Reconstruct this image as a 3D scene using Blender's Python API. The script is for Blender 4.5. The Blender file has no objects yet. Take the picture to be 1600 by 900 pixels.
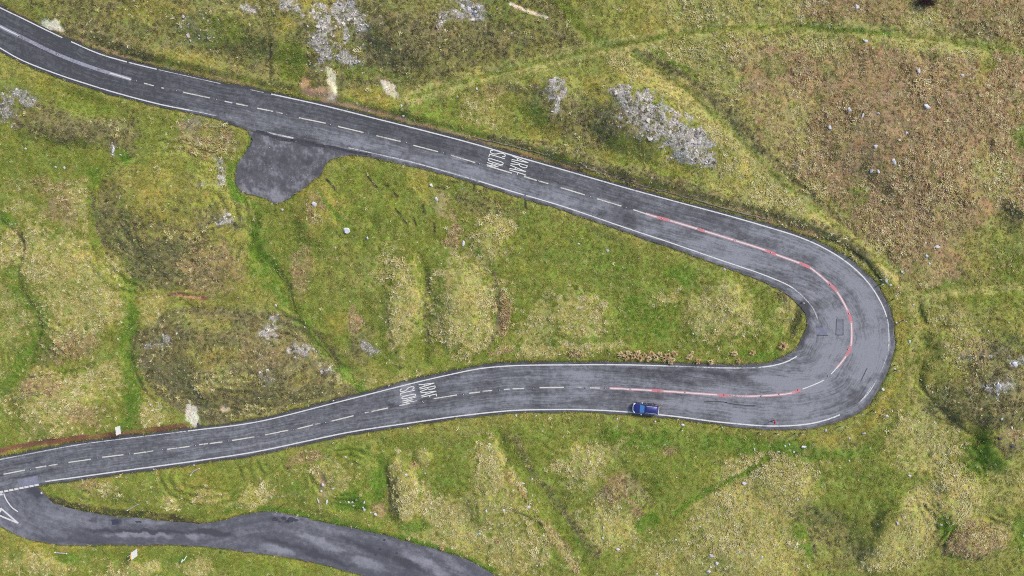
import bpy, bmesh, math, random
import numpy as np
from mathutils import Vector, Matrix

# ------------------------------------------------------------------ camera, sky, sun, exposure
SC = bpy.context.scene
COL = SC.collection
S = 0.105            # metres per photo pixel on the datum plane
HC = 112.0           # drone height
cam_d = bpy.data.cameras.new('camera')
cam_d.sensor_width = 36.0
cam_d.lens = 18.0 * HC / (800 * S)
cam_d.clip_start = 1.0
cam_d.clip_end = 5000
cam = bpy.data.objects.new('camera', cam_d)
COL.objects.link(cam)
cam.location = (0, 0, HC)
SC.camera = cam

SUN_AZ = math.radians(35)      # direction towards the sun, measured from +x to +y
SUN_EL = math.radians(42)
world = bpy.data.worlds.new('World')
SC.world = world
world.use_nodes = True
wn = world.node_tree.nodes
sky = wn.new('ShaderNodeTexSky')
sky.sky_type = 'NISHITA'
sky.sun_disc = False
sky.sun_elevation = SUN_EL
sky.sun_rotation = math.pi / 2 - SUN_AZ
sky.air_density = 1.0
sky.dust_density = 2.5
world.node_tree.links.new(sky.outputs[0], wn['Background'].inputs[0])
wn['Background'].inputs[1].default_value = 0.13
sun_d = bpy.data.lights.new('sun', 'SUN')
sun_d.energy = 1.5
sun_d.angle = math.radians(10)
sun_d.color = (1.0, 0.94, 0.86)
sun = bpy.data.objects.new('sun', sun_d)
COL.objects.link(sun)
sd = Vector((math.cos(SUN_EL) * math.cos(SUN_AZ), math.cos(SUN_EL) * math.sin(SUN_AZ), math.sin(SUN_EL)))
sun.rotation_euler = sd.to_track_quat('Z', 'Y').to_euler()
sun.location = sd * 200
SC.view_settings.view_transform = 'Standard'
SC.view_settings.look = 'None'
SC.view_settings.gamma = 1.0
SC.view_settings.exposure = 1.48
SC.view_settings.use_curve_mapping = False
SC.cycles.use_denoising = False
SC.cycles.filter_width = 1.0

rng = np.random.default_rng(11)
random.seed(5)
GAIN = 2.3           # how much brighter than its albedo an open surface shows in the picture


# ------------------------------------------------------------------ helpers
def lin(c, gain=GAIN):
    c = np.asarray(c, float) / 255.0
    l = np.where(c <= 0.04045, c / 12.92, ((c + 0.055) / 1.055) ** 2.4)
    return l / gain


def vnoise(x, y, seed=0):
    r = np.random.default_rng(seed)
    T = r.random((256, 256))
    xi = np.floor(x).astype(int); yi = np.floor(y).astype(int)
    fx = x - xi; fy = y - yi
    fx = fx * fx * fx * (fx * (fx * 6 - 15) + 10)
    fy = fy * fy * fy * (fy * (fy * 6 - 15) + 10)
    x0 = xi & 255; x1 = (xi + 1) & 255; y0 = yi & 255; y1 = (yi + 1) & 255
    return ((T[y0, x0] * (1 - fx) + T[y0, x1] * fx) * (1 - fy) + (T[y1, x0] * (1 - fx) + T[y1, x1] * fx) * fy) * 2 - 1


def fbm(x, y, seed=0, octs=4, gain=0.5):
    o = 0; a = 1; t = 0
    for k in range(octs):
        o = o + a * vnoise(x + 17.3 * k, y - 9.1 * k, seed + k)
        t += a; a *= gain; x = x * 2.03; y = y * 2.03
    return o / t * 1.6


def sstep(e0, e1, x):
    t = np.clip((x - e0) / (e1 - e0), 0, 1)
    return t * t * (3 - 2 * t)


def spline(pts, step=3.0):
    """Catmull-Rom through the points, resampled at an even step."""
    P = np.asarray(pts, float)
    P = np.vstack([2 * P[0] - P[1], P, 2 * P[-1] - P[-2]])
    out = []
    for i in range(1, len(P) - 2):
        p0, p1, p2, p3 = P[i - 1], P[i], P[i + 1], P[i + 2]
        t01 = max(np.linalg.norm(p1 - p0), 1e-6) ** .5
        t12 = max(np.linalg.norm(p2 - p1), 1e-6) ** .5
        t23 = max(np.linalg.norm(p3 - p2), 1e-6) ** .5
        m1 = p2 - p1 + t12 * ((p1 - p0) / t01 - (p2 - p0) / (t01 + t12))
        m2 = p2 - p1 + t12 * ((p3 - p2) / t23 - (p3 - p1) / (t12 + t23))
        n = max(4, int(np.linalg.norm(p2 - p1) / 2))
        for t in np.linspace(0, 1, n, endpoint=False):
            out.append((2 * t**3 - 3 * t**2 + 1) * p1 + (t**3 - 2 * t**2 + t) * m1 + (-2 * t**3 + 3 * t**2) * p2 + (t**3 - t**2) * m2)
    out.append(P[-2])
    out = np.array(out)
    return resample(out, step)


def arclen(P):
    return np.concatenate([[0], np.cumsum(np.linalg.norm(np.diff(P, axis=0), axis=1))])


def resample(P, step):
    s = arclen(P)
    n = max(2, int(round(s[-1] / step)) + 1)
    t = np.linspace(0, s[-1], n)
    return np.stack([np.interp(t, s, P[:, 0]), np.interp(t, s, P[:, 1])], 1)


def at_s(P, t):
    s = arclen(P)
    return np.stack([np.interp(t, s, P[:, 0]), np.interp(t, s, P[:, 1])], 1)


def near_s(P, p):
    return arclen(P)[np.argmin(((P - np.asarray(p)) ** 2).sum(1))]


SLX, SLY = 0.025, 0.05       # the hillside rises to the right and to the top of the picture


def ground_xyz(px, py, rel):
    """Photo pixel on the hillside (plane plus relief) -> world position."""
    px = np.asarray(px, float); py = np.asarray(py, float)
    X = (px - 800) * S; Y = (450 - py) * S
    q = SLX * X + SLY * Y
    z = q / (1 + q / HC) + rel
    k = (HC - z) / HC
    return np.stack([X * k, Y * k, z], -1)


def link(o, parent=None):
    COL.objects.link(o)
    if parent is not None:
        o.parent = parent
    return o


def mesh_obj(name, verts, faces, mats, parent=None, uv=None, smooth=False, mi=None, attrs=None):
    me = bpy.data.meshes.new(name)
    if isinstance(verts, np.ndarray):
        verts = verts.tolist()
    me.from_pydata(verts, [], faces if isinstance(faces, list) else faces.tolist())
    for m in (mats if isinstance(mats, (list, tuple)) else [mats]):
        me.materials.append(m)
    if mi is not None:
        me.polygons.foreach_set('material_index', np.asarray(mi, np.int32))
    if smooth:
        me.polygons.foreach_set('use_smooth', np.ones(len(me.polygons), bool))
    if attrs:
        for k, a in attrs.items():
            a = np.asarray(a, np.float32)
            if a.ndim == 1:
                me.attributes.new(k, 'FLOAT', 'POINT').data.foreach_set('value', a)
            elif a.shape[1] == 3:
                me.attributes.new(k, 'FLOAT_VECTOR', 'POINT').data.foreach_set('vector', a.ravel())
            else:
                me.attributes.new(k, 'FLOAT_COLOR', 'POINT').data.foreach_set('color', a.ravel())
    me.update()
    o = bpy.data.objects.new(name, me)
    return link(o, parent)


def tag(o, label=None, cat=None, group=None, kind=None):
    if label: o['label'] = label
    if cat: o['category'] = cat
    if group: o['group'] = group
    if kind: o['kind'] = kind
    return o


def empty(name, loc, rz=0.0, label=None, cat=None, group=None):
    o = bpy.data.objects.new(name, None)
    o.empty_display_size = 0.3
    link(o)
    o.location = loc; o.rotation_euler = (0, 0, rz)
    return tag(o, label, cat, group)


class MB:
    def __init__(self): self.v = []; self.f = []
    def add(self, v, f):
        n = len(self.v); self.v += [tuple(p) for p in v]; self.f += [tuple(i + n for i in q) for q in f]; return self
    def box(self, c, s, rot=None):
        v = [Vector((sx * s[0] / 2, sy * s[1] / 2, sz * s[2] / 2)) for sx in (-1, 1) for sy in (-1, 1) for sz in (-1, 1)]
        if rot is not None: v = [rot @ p for p in v]
        v = [p + Vector(c) for p in v]
        return self.add(v, [(0, 1, 3, 2), (4, 6, 7, 5), (0, 4, 5, 1), (2, 3, 7, 6), (0, 2, 6, 4), (1, 5, 7, 3)])
    def tube(self, pts, rad, n=8):
        pts = [Vector(p) for p in pts]
        rad = rad if isinstance(rad, (list, tuple)) else [rad] * len(pts)
        v = []; f = []
        for i, p in enumerate(pts):
            d = (pts[min(i + 1, len(pts) - 1)] - pts[max(i - 1, 0)]).normalized()
            a = d.orthogonal().normalized(); b = d.cross(a)
            for k in range(n):
                t = 2 * math.pi * k / n
                v.append(p + (a * math.cos(t) + b * math.sin(t)) * rad[i])
        for i in range(len(pts) - 1):
            for k in range(n):
                f.append((i * n + k, i * n + (k + 1) % n, (i + 1) * n + (k + 1) % n, (i + 1) * n + k))
        f.append(tuple(range(n - 1, -1, -1))); f.append(tuple((len(pts) - 1) * n + k for k in range(n)))
        return self.add(v, f)
    def build(self, name, mat, parent=None, smooth=False):
        return mesh_obj(name, self.v, self.f, mat, parent, smooth=smooth)


def new_mat(name, rough=0.8, color=(0.2, 0.2, 0.2), metallic=0.0, spec=0.3, coat=0.0):
    m = bpy.data.materials.new(name)
    m.use_nodes = True
    b = m.node_tree.nodes['Principled BSDF']
    b.inputs['Base Color'].default_value = (*color, 1)
    b.inputs['Roughness'].default_value = rough
    b.inputs['Metallic'].default_value = metallic
    b.inputs['Specular IOR Level'].default_value = spec
    b.inputs['Coat Weight'].default_value = coat
    return m, m.node_tree.nodes, m.node_tree.links, b


def noise_node(n, l, vec, scale, detail=4, rough=0.6):
    t = n.new('ShaderNodeTexNoise')
    t.inputs['Scale'].default_value = scale
    t.inputs['Detail'].default_value = detail
    t.inputs['Roughness'].default_value = rough
    l.new(vec, t.inputs['Vector'])
    return t


def maprange(n, l, val, a, b, c, d):
    m = n.new('ShaderNodeMapRange')
    m.inputs[1].default_value = a; m.inputs[2].default_value = b
    m.inputs[3].default_value = c; m.inputs[4].default_value = d
    l.new(val, m.inputs[0])
    return m.outputs[0]


def mathn(n, l, op, a, b):
    m = n.new('ShaderNodeMath'); m.operation = op
    for i, x in enumerate((a, b)):
        if isinstance(x, (int, float)): m.inputs[i].default_value = x
        else: l.new(x, m.inputs[i])
    return m.outputs[0]


def mixc(n, l, fac, a, b, mode='MIX'):
    m = n.new('ShaderNodeMix'); m.data_type = 'RGBA'; m.blend_type = mode
    for i, x in ((0, fac), (6, a), (7, b)):
        if isinstance(x, (int, float)): m.inputs[i].default_value = x
        elif isinstance(x, (tuple, list, np.ndarray)): m.inputs[i].default_value = (*x[:3], 1)
        else: l.new(x, m.inputs[i])
    return m.outputs[2]


def simple(name, srgb, rough=0.7, var=0.25, scale=8.0, **k):
    """A plain procedural material: one colour with noise in brightness and a little bump."""
    m, n, l, b = new_mat(name, rough, **k)
    tc = n.new('ShaderNodeTexCoord')
    t = noise_node(n, l, tc.outputs['Object'], scale, 5)
    c = lin(srgb)
    l.new(mixc(n, l, maprange(n, l, t.outputs['Fac'], 0.3, 0.7, 0, 1), c * (1 - var), np.minimum(c * (1 + var), 0.9)), b.inputs['Base Color'])
    bp = n.new('ShaderNodeBump'); bp.inputs['Strength'].default_value = 0.3; bp.inputs['Distance'].default_value = 0.02
    l.new(t.outputs['Fac'], bp.inputs['Height']); l.new(bp.outputs[0], b.inputs['Normal'])
    return m


# ------------------------------------------------------------------ road layout (photo pixels)
OUT_LINE = [(-260, -125), (-130, -54), (0, 12), (32.5, 27.5), (77.5, 49.5), (111, 65), (155, 84), (197.5, 96.5), (240, 107), (295, 119.5), (342, 130),
            (400, 142), (445, 151.5), (510, 166), (590, 186), (650, 201), (745, 226), (800, 242.5), (882.5, 266), (990, 297), (1075, 320),
            (1140, 337.5), (1200, 355), (1245, 369), (1282.5, 385), (1315, 404), (1340, 424), (1362.5, 449.5), (1380, 480), (1387, 502),
            (1389, 525), (1388, 547), (1382, 567), (1371, 591), (1360, 610), (1342, 629.5), (1310, 649), (1280, 659), (1250, 664),
            (1200, 665.5), (1125, 659.5), (1050, 650), (990, 644.5), (925, 640.5), (850, 640), (800, 641.5), (725, 649), (650, 659.5),
            (550, 674.5), (475, 690), (400, 705.7), (300, 721), (200, 734.5), (125, 745), (71, 752.5), (0, 766), (-120, 792), (-260, 826)]
IN_LINE = [(-290, -80), (-150, -5), (-25, 61), (0, 75), (32, 93), (90, 116), (140, 132.5), (185, 146), (250, 163), (300, 173), (337, 181), (400, 202),
           (460, 216), (545, 231), (590, 241), (650, 255), (745, 282), (800, 299), (875, 321), (975, 355), (1050, 380), (1125, 406),
           (1200, 432), (1238, 449.5), (1260, 469), (1271, 483), (1277.5, 500), (1277, 518), (1268, 537), (1257, 549), (1242, 558.5), (1227, 566), (1200, 572.5),
           (1157, 575), (1050, 572), (975, 570), (900, 570), (800, 571.5), (750, 576), (700, 586), (650, 597.5), (600, 610), (525, 629),
           (400, 659.5), (293, 673.5), (125, 694.5), (70, 704.5), (0, 718), (-120, 742), (-270, 776)]
OUT_C = spline(OUT_LINE, 3); IN_C = spline(IN_LINE, 3)


def offset_curve(P, d, start=0):
    t = np.gradient(P, axis=0); t /= np.linalg.norm(t, axis=1)[:, None]
    nrm = np.stack([t[:, 1], -t[:, 0]], 1)            # left of travel in image (up when heading right)
    return P + nrm * np.asarray(d)[:, None]


def wob(P, seed, amp):
    s = arclen(P)
    return amp * fbm(s / 9.0, s * 0 + 3.7, seed, 4, 0.6)


def margin(P, table, seed, amp=1.5):
    """asphalt beyond the painted edge line, interpolated at listed points"""
    ss = [near_s(P, p) for p, _ in table]; dd = [d for _, d in table]
    return np.interp(arclen(P), ss, dd) + wob(P, seed, amp)


OUT_A = offset_curve(OUT_C, margin(OUT_C, [((0, 12), 3), ((400, 142), 3.5), ((745, 226), 4), ((1075, 320), 4), ((1282, 385), 5), ((1362, 449), 9), ((1389, 525), 8.5),
                                          ((1371, 591), 10), ((1342, 629), 13), ((1310, 649), 9), ((1250, 664), 7), ((1125, 659), 4), ((990, 644), 4), ((725, 649), 4.5), ((400, 705), 5), ((71, 752), 5)], 3))
IN_A = offset_curve(IN_C, -margin(IN_C, [((0, 75), 4), ((90, 116), 5), ((300, 173), 4), ((545, 228), 8), ((745, 282), 5), ((975, 355), 7), ((1125, 406), 8), ((1200, 432), 11),
                                         ((1238, 449), 13), ((1260, 469), 13), ((1277, 500), 17), ((1268, 537), 19), ((1242, 558), 10), ((1200, 572), 6), ((1050, 572), 4.5), ((900, 570), 5), ((700, 586), 6),
                                         ((525, 629), 5), ((293, 673), 4), ((0, 718), 4)], 9))
ANCH = [((-260, -125), (-290, -80)), ((0, 12), (-25, 62)), ((197, 96), (182, 145)), ((510, 166), (495, 216)), ((1075, 320), (1052, 381)), ((1245, 369), (1212, 437)), ((1340, 424), (1258, 467)),
        ((1389, 525), (1278, 513)), ((1371, 591), (1264, 541)), ((1310, 649), (1240, 559)), ((1200, 665), (1196, 573)), ((1050, 650), (1052, 572)), ((725, 649), (712, 583)),
        ((400, 705), (390, 662)), ((71, 752), (61, 706)), ((-260, 826), (-270, 776))]
NST = 900
so = np.interp(np.linspace(0, 1, NST), np.linspace(0, 1, len(ANCH)), np.arange(len(ANCH)))
so_len = [near_s(OUT_C, a) for a, _ in ANCH]; si_len = [near_s(IN_C, b) for _, b in ANCH]
cum = np.array(so_len) + np.array(si_len)
tt = np.linspace(cum[0], cum[-1], NST)
kk = np.interp(tt, cum, np.arange(len(ANCH)))
fo = np.interp(kk, np.arange(len(ANCH)), so_len) / arclen(OUT_C)[-1]
fi = np.interp(kk, np.arange(len(ANCH)), si_len) / arclen(IN_C)[-1]
IDX = lambda P, f: np.stack([np.interp(f * (len(P) - 1), np.arange(len(P)), P[:, j]) for j in (0, 1)], 1)
EO, EI = IDX(OUT_A, fo), IDX(IN_A, fi)          # asphalt edges, station by station
LO, LI = IDX(OUT_C, fo), IDX(IN_C, fi)          # painted line positions

SIDE_N = spline([(10, 725), (64, 766), (82, 785), (125, 797.5), (175, 806), (250, 812.5), (310, 817.5), (350, 812), (385, 803), (425, 799), (450, 802.5), (500, 815), (550, 825), (600, 836), (650, 850), (700, 864), (740, 880), (775, 899), (850, 945), (980, 1030), (1150, 1130)], 3)
SIDE_S = spline([(-110, 745), (-60, 785), (0, 822), (30, 837.5), (62, 846), (100, 851), (200, 851.5), (275, 851.5), (325, 855), (400, 864.5), (475, 876), (560, 897.5), (640, 925), (760, 985), (930, 1085), (1080, 1180)], 3)
SANCH = [((10, 725), (-110, 745)), ((64, 766), (-60, 785)), ((82, 785), (0, 822)), ((125, 797), (62, 846)), ((175, 806), (160, 851)), ((310, 817), (305, 853)), ((425, 799), (405, 865)), ((550, 825), (520, 887)), ((775, 899), (735, 970)), ((1150, 1130), (1080, 1180))]
sN = [near_s(SIDE_N, a) for a, _ in SANCH]; sS = [near_s(SIDE_S, b) for _, b in SANCH]
cu2 = np.array(sN) + np.array(sS)
k2 = np.interp(np.linspace(cu2[0], cu2[-1], 420), cu2, np.arange(len(SANCH)))
SN = at_s(SIDE_N, np.interp(k2, np.arange(len(SANCH)), sN)); SS = at_s(SIDE_S, np.interp(k2, np.arange(len(SANCH)), sS))
SN = SN + np.stack([0 * SN[:, 0], wob(SN, 21, 1.5)], 1); SS = SS + np.stack([0 * SS[:, 0], wob(SS, 22, 1.3)], 1)

LAY = spline([(330, 178), (352, 184), (370, 190), (384, 199), (392, 211), (394, 220), (388, 232), (375, 250), (367, 270), (369, 285), (375, 297), (385, 302), (400, 305), (415, 310), (435, 318), (447, 312), (465, 300), (482, 287), (500, 274), (505, 264), (512, 254), (525, 246), (550, 243.5), (585, 245), (605, 247)], 3)
LAY = LAY + np.stack([wob(LAY, 31, 2.4), wob(LAY, 32, 2.4)], 1)
LAY = np.vstack([LAY, [(600, 235), (500, 208), (420, 190), (340, 172)]])

# ------------------------------------------------------------------ raster fields at 2 px
RS = 2.0
RX = np.arange(-200, 1800 + .1, RS); RY = np.arange(-170, 1070 + .1, RS)
GX, GY = np.meshgrid(RX, RY)


def inside(poly, X, Y):
    r = np.zeros(X.shape, bool); n = len(poly)
    x0, y0 = poly[:, 0], poly[:, 1]; x1, y1 = np.roll(x0, -1), np.roll(y0, -1)
    for i in range(n):
        if y0[i] == y1[i]: continue
        lo, hi = min(y0[i], y1[i]), max(y0[i], y1[i])
        a = np.searchsorted(RY, lo, 'left'); b = np.searchsorted(RY, hi, 'left')
        if a >= b: continue
        xx = x0[i] + (RY[a:b] - y0[i]) / (y1[i] - y0[i]) * (x1[i] - x0[i])
        r[a:b] ^= (X[a:b] < xx[:, None])
    return r


def dist_lines(lines, maxd=60):
    """distance raster to polylines, splatted inside a window round each segment"""
    D = np.full(GX.shape, float(maxd))
    for P in lines:
        P = np.asarray(P, float)
        for (ax, ay), (bx, by) in zip(P[:-1], P[1:]):
            i0 = max(int((min(ax, bx) - maxd - RX[0]) / RS), 0); i1 = min(int((max(ax, bx) + maxd - RX[0]) / RS) + 2, len(RX))
            j0 = max(int((min(ay, by) - maxd - RY[0]) / RS), 0); j1 = min(int((max(ay, by) + maxd - RY[0]) / RS) + 2, len(RY))
            if i0 >= i1 or j0 >= j1: continue
            X = GX[j0:j1, i0:i1]; Y = GY[j0:j1, i0:i1]
            dx, dy = bx - ax, by - ay
            t = np.clip(((X - ax) * dx + (Y - ay) * dy) / (dx * dx + dy * dy + 1e-9), 0, 1)
            d = np.hypot(X - ax - t * dx, Y - ay - t * dy)
            np.minimum(D[j0:j1, i0:i1], d, out=D[j0:j1, i0:i1])
    return D


main_poly = np.vstack([EO, EI[::-1]])
side_poly = np.vstack([SN, SS[::-1]])
IN_MAIN = inside(main_poly, GX, GY); IN_SIDE = inside(side_poly, GX, GY); IN_LAY = inside(LAY, GX, GY)
PAVED = IN_MAIN | IN_SIDE | IN_LAY
RD = dist_lines([resample(p, 12) for p in (EO, EI, SN, SS, LAY)], 60)
RD = np.where(PAVED, -RD, RD)              # signed distance to the paving, px


def sample(F, px, py):
    fx = np.clip((np.asarray(px, float) - RX[0]) / RS, 0, len(RX) - 1.001); fy = np.clip((np.asarray(py, float) - RY[0]) / RS, 0, len(RY) - 1.001)
    i = fx.astype(int); j = fy.astype(int); u = fx - i; v = fy - j
    if F.ndim == 3: u = u[..., None]; v = v[..., None]
    return (F[j, i] * (1 - u) + F[j, i + 1] * u) * (1 - v) + (F[j + 1, i] * (1 - u) + F[j + 1, i + 1] * u) * v


# ---- relief
def wander(pts, amp, step=8):
    """a natural, slightly wandering version of a path"""
    P = spline(pts, step); q = arclen(P); sd_ = int(abs(pts[0][0] * 7 + pts[0][1] * 3)) % 97
    return P + amp * np.stack([fbm(q / 38, q * 0 + 2.1, 200 + sd_, 3), fbm(q / 38, q * 0 + 7.7, 300 + sd_, 3)], 1)


WX = GX + 7 * fbm(GX / 40, GY / 40, 41, 4); WY = GY + 7 * fbm(GX / 40, GY / 40, 51, 4)      # warped coordinates: ragged natural outlines


def ell(cx, cy, rx, ry, rot=0, X=None, Y=None):
    X = WX if X is None else X; Y = WY if Y is None else Y
    c, s = math.cos(math.radians(rot)), math.sin(math.radians(rot))
    u = ((X - cx) * c + (Y - cy) * s) / rx; v = (-(X - cx) * s + (Y - cy) * c) / ry
    return np.sqrt(u * u + v * v)


REL = 0.55 * fbm(GX / 130, GY / 130, 61, 3) + 0.18 * fbm(GX / 30, GY / 30, 62, 4)
MOUNDS = [(270, 335, 110, 110, 0, 2.6), (375, 565, 150, 78, 8, 2.6), (80, 635, 78, 60, 0, 1.3), (110, 465, 95, 95, 0, 1.2), (722, 480, 50, 78, 0, 1.5), (628, 480, 32, 90, 5, 0.9),
          (500, 330, 40, 60, 0, 1.2), (470, 55, 90, 60, 0, 1.6), (650, 50, 90, 60, 0, 1.5), (1010, 185, 115, 62, 28, 2.2), (868, 160, 50, 50, 0, 1.2), (632, 765, 28, 60, -10, 1.5),
          (660, 715, 14, 18, 0, 0.6), (545, 795, 30, 22, 0, -0.9), (975, 775, 40, 30, 0, 1.0), (1010, 765, 18, 25, -30, -0.6), (1400, 830, 40, 80, 40, 1.6), (1495, 780, 45, 50, 0, 1.3),
          (1530, 845, 60, 30, -15, 1.4), (1565, 700, 45, 40, 0, 1.3), (1300, 830, 50, 45, 0, -.7), (1545, 620, 90, 60, 0, 1.6), (1490, 530, 40, 40, 0, 0.8), (1120, 490, 65, 55, 0, 0.8),
          (900, 500, 60, 50, 0, 0.7), (765, 370, 35, 45, 10, 0.8), (110, 200, 100, 30, 8, 1.0), (1440, 200, 170, 130, 0, 1.6), (1570, 345, 30, 30, 0, -0.8), (340, 40, 100, 40, 15, 1.0), (820, 120, 60, 25, -15, 0.7),
          (930, 790, 55, 90, 0, 0.9), (1150, 840, 70, 70, 0, 0.9), (180, 765, 90, 20, 5, 0.6), (540, 735, 60, 25, 0, 0.8), (770, 780, 50, 60, 0, 0.7), (1230, 780, 60, 60, 0, 0.8), (60, 885, 60, 20, 0, 0.6), (215, 890, 45, 14, 0, 0.7)]
for cx, cy, rx, ry, rot, h in MOUNDS:
    r = ell(cx, cy, rx, ry, rot)
    REL += h * (1 - sstep(0.3, 1.15, r))
GULLY = [([(410, 320), (395, 380), (440, 440), (455, 480), (520, 560), (575, 605)], 11, -0.9), ([(590, 245), (592, 330), (572, 385)], 9, -0.7), ([(666, 400), (668, 560)], 8, -0.7),
         ([(860, 0), (905, 45), (958, 75)], 12, -0.5), ([(640, 152), (800, 108), (950, 74), (1060, 54), (1200, 42), (1300, 47), (1450, 60), (1620, 84)], 7, -0.35),
         ([(985, 82), (1110, 175), (1240, 300), (1330, 372), (1410, 436)], 9, -0.45), ([(788, 690), (850, 790), (910, 875), (935, 920)], 12, -1.1), ([(0, 340), (35, 375), (28, 430), (60, 500), (50, 570)], 10, -0.8),
         ([(205, 440), (203, 560), (208, 640)], 9, -0.6), ([(1435, 470), (1445, 500), (1485, 512)], 5, -0.6), ([(1478, 520), (1440, 575), (1440, 602), (1475, 645), (1545, 692)], 6, -0.6),
         ([(1210, 365), (1300, 376), (1337, 397), (1357, 413), (1374, 436)], 5, -0.4), ([(1050, 802), (1110, 766), (1200, 715)], 7, -0.5), ([(400, 10), (421, 60), (423, 128)], 4, -0.35),
         ([(590, 690), (592, 760), (585, 800)], 9, -0.7), ([(1260, 800), (1262, 860), (1290, 900)], 12, -0.7), ([(1380, 0), (1440, 90), (1500, 160), (1560, 250)], 3, -0.25)]
for pts, w, h in GULLY:
    d = dist_lines([wander(pts, min(w, 9) * .7)], w * 3) + 2.5 * fbm(GX / 18, GY / 18, 71, 3)
    REL += 0.75 * h * (.65 + .6 * fbm(GX / 55, GY / 55, 72, 2)) * np.exp(-(np.maximum(d, 0) / w) ** 2)
for cx, cy, rx, ry, rot, f, a in [(270, 345, 150, 135, 0, 15, .2), (375, 560, 175, 95, 8, 13, .14), (540, 745, 70, 50, 10, 8, .22), (330, 740, 90, 55, 0, 9, .2), (160, 740, 110, 45, 0, 8, .14), (60, 915, 90, 60, 0, 9, .2), (215, 915, 70, 45, 0, 8, .16), (1420, 830, 60, 90, 40, 9, .16), (1520, 850, 80, 50, -15, 8, .16), (700, 800, 80, 90, 30, 9, .12), (870, 790, 60, 120, -30, 8, .1), (60, 560, 60, 70, 0, 9, .14), (1480, 760, 60, 70, 0, 9, .16)]:
    r = ell(cx, cy, rx, ry, rot)
    REL += a * np.sin(r * f * 2 * math.pi / 1.3 * .75 + 2.2 * fbm(GX / 35, GY / 35, 65, 3)) * sstep(.3, .55, r) * (1 - sstep(.9, 1.1, r)) * sstep(-.2, .4, fbm(GX / 45, GY / 45, 66, 3))
# bank above the upper arm and round the hairpin
bank = dist_lines([spline([(150, 52), (200, 72), (420, 128), (560, 158), (745, 205), (860, 235), (1000, 275), (1200, 328), (1290, 358), (1350, 395), (1385, 432)], 8)], 50)
REL += 0.65 * np.exp(-(bank / 11) ** 2)
REL += 0.05 * fbm(GX / 7, GY / 7, 64, 3)
ramp = sstep(2.5, 20, RD)
REL = 0.9 * REL * ramp + 0.05 * sstep(1.2, 4.0, RD) - 0.07 * (1 - sstep(1.2, 3.0, RD))


def P3(px, py, dz=0.0):
    """point on the terrain surface"""
    p = ground_xyz(px, py, sample(REL, px, py) + dz)
    return p


def road3(px, py, dz=0.0):
    return ground_xyz(px, py, dz)


# ---- vegetation
KIND = ['olive', 'green', 'lush', 'yellow', 'straw', 'brown', 'heath', 'scree', 'soil', 'redsoil', 'dark', 'pale', 'path']
GCOL = {'olive': (122, 122, 60), 'green': (109, 121, 50), 'lush': (94, 115, 43), 'yellow': (140, 131, 62), 'straw': (142, 136, 76), 'brown': (140, 116, 86),
        'heath': (100, 94, 62), 'scree': (124, 118, 108), 'soil': (170, 138, 110), 'redsoil': (126, 84, 68), 'dark': (58, 56, 42), 'pale': (222, 206, 180), 'path': (144, 138, 82)}
KI = {k: i for i, k in enumerate(KIND)}
W = np.zeros(GX.shape + (len(KIND),), np.float32)
W[..., 0] = 1
edge_n = fbm(GX / 9, GY / 9, 81, 4, 0.65)


def lay(kind, a):
    global W
    a = np.clip(a, 0, 1)[..., None].astype(np.float32)
    W *= (1 - a)
    W[..., KI[kind]] += a[..., 0]


def E(kind, cx, cy, rx, ry, rot=0, al=0.7, soft=0.35, nz=0.35):
    if kind == 'straw': soft, nz = .22, .62
    if kind == 'scree': soft, nz, al, rx, ry = .6, .75, al * .85, rx * 1.1, ry * 1.1
    r = ell(cx, cy, rx, ry, rot) + nz * edge_n
    lay(kind, al * (1 - sstep(1 - soft, 1 + soft, r)))


def L(kind, w, al, pts, nz=0.3):
    d = dist_lines([wander(pts, min(w, 9) * .7) if w > 5 and kind in ('lush', 'green', 'straw', 'brown', 'heath', 'path') else spline(pts, 8)], w * 2.2 + 6)
    lay(kind, al * (1 - sstep(0.45, 1.25, d / w * 2 * 0.5 + nz * edge_n)))


def PG(kind, al, pts, soft=14, nz=7):
    P = spline(list(pts) + [pts[0]], 6)
    m = inside(P, GX, GY)
    d = dist_lines([P], 40)
    d = np.where(m, d, -d) + nz * edge_n
    lay(kind, al * sstep(-soft, soft, d))


lay('green', 0.4 * sstep(-0.1, 0.8, fbm(GX / 70, GY / 70, 91, 4)))
lay('yellow', 0.2 * sstep(0.1, 0.8, fbm(GX / 50, GY / 50, 92, 4)))
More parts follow.
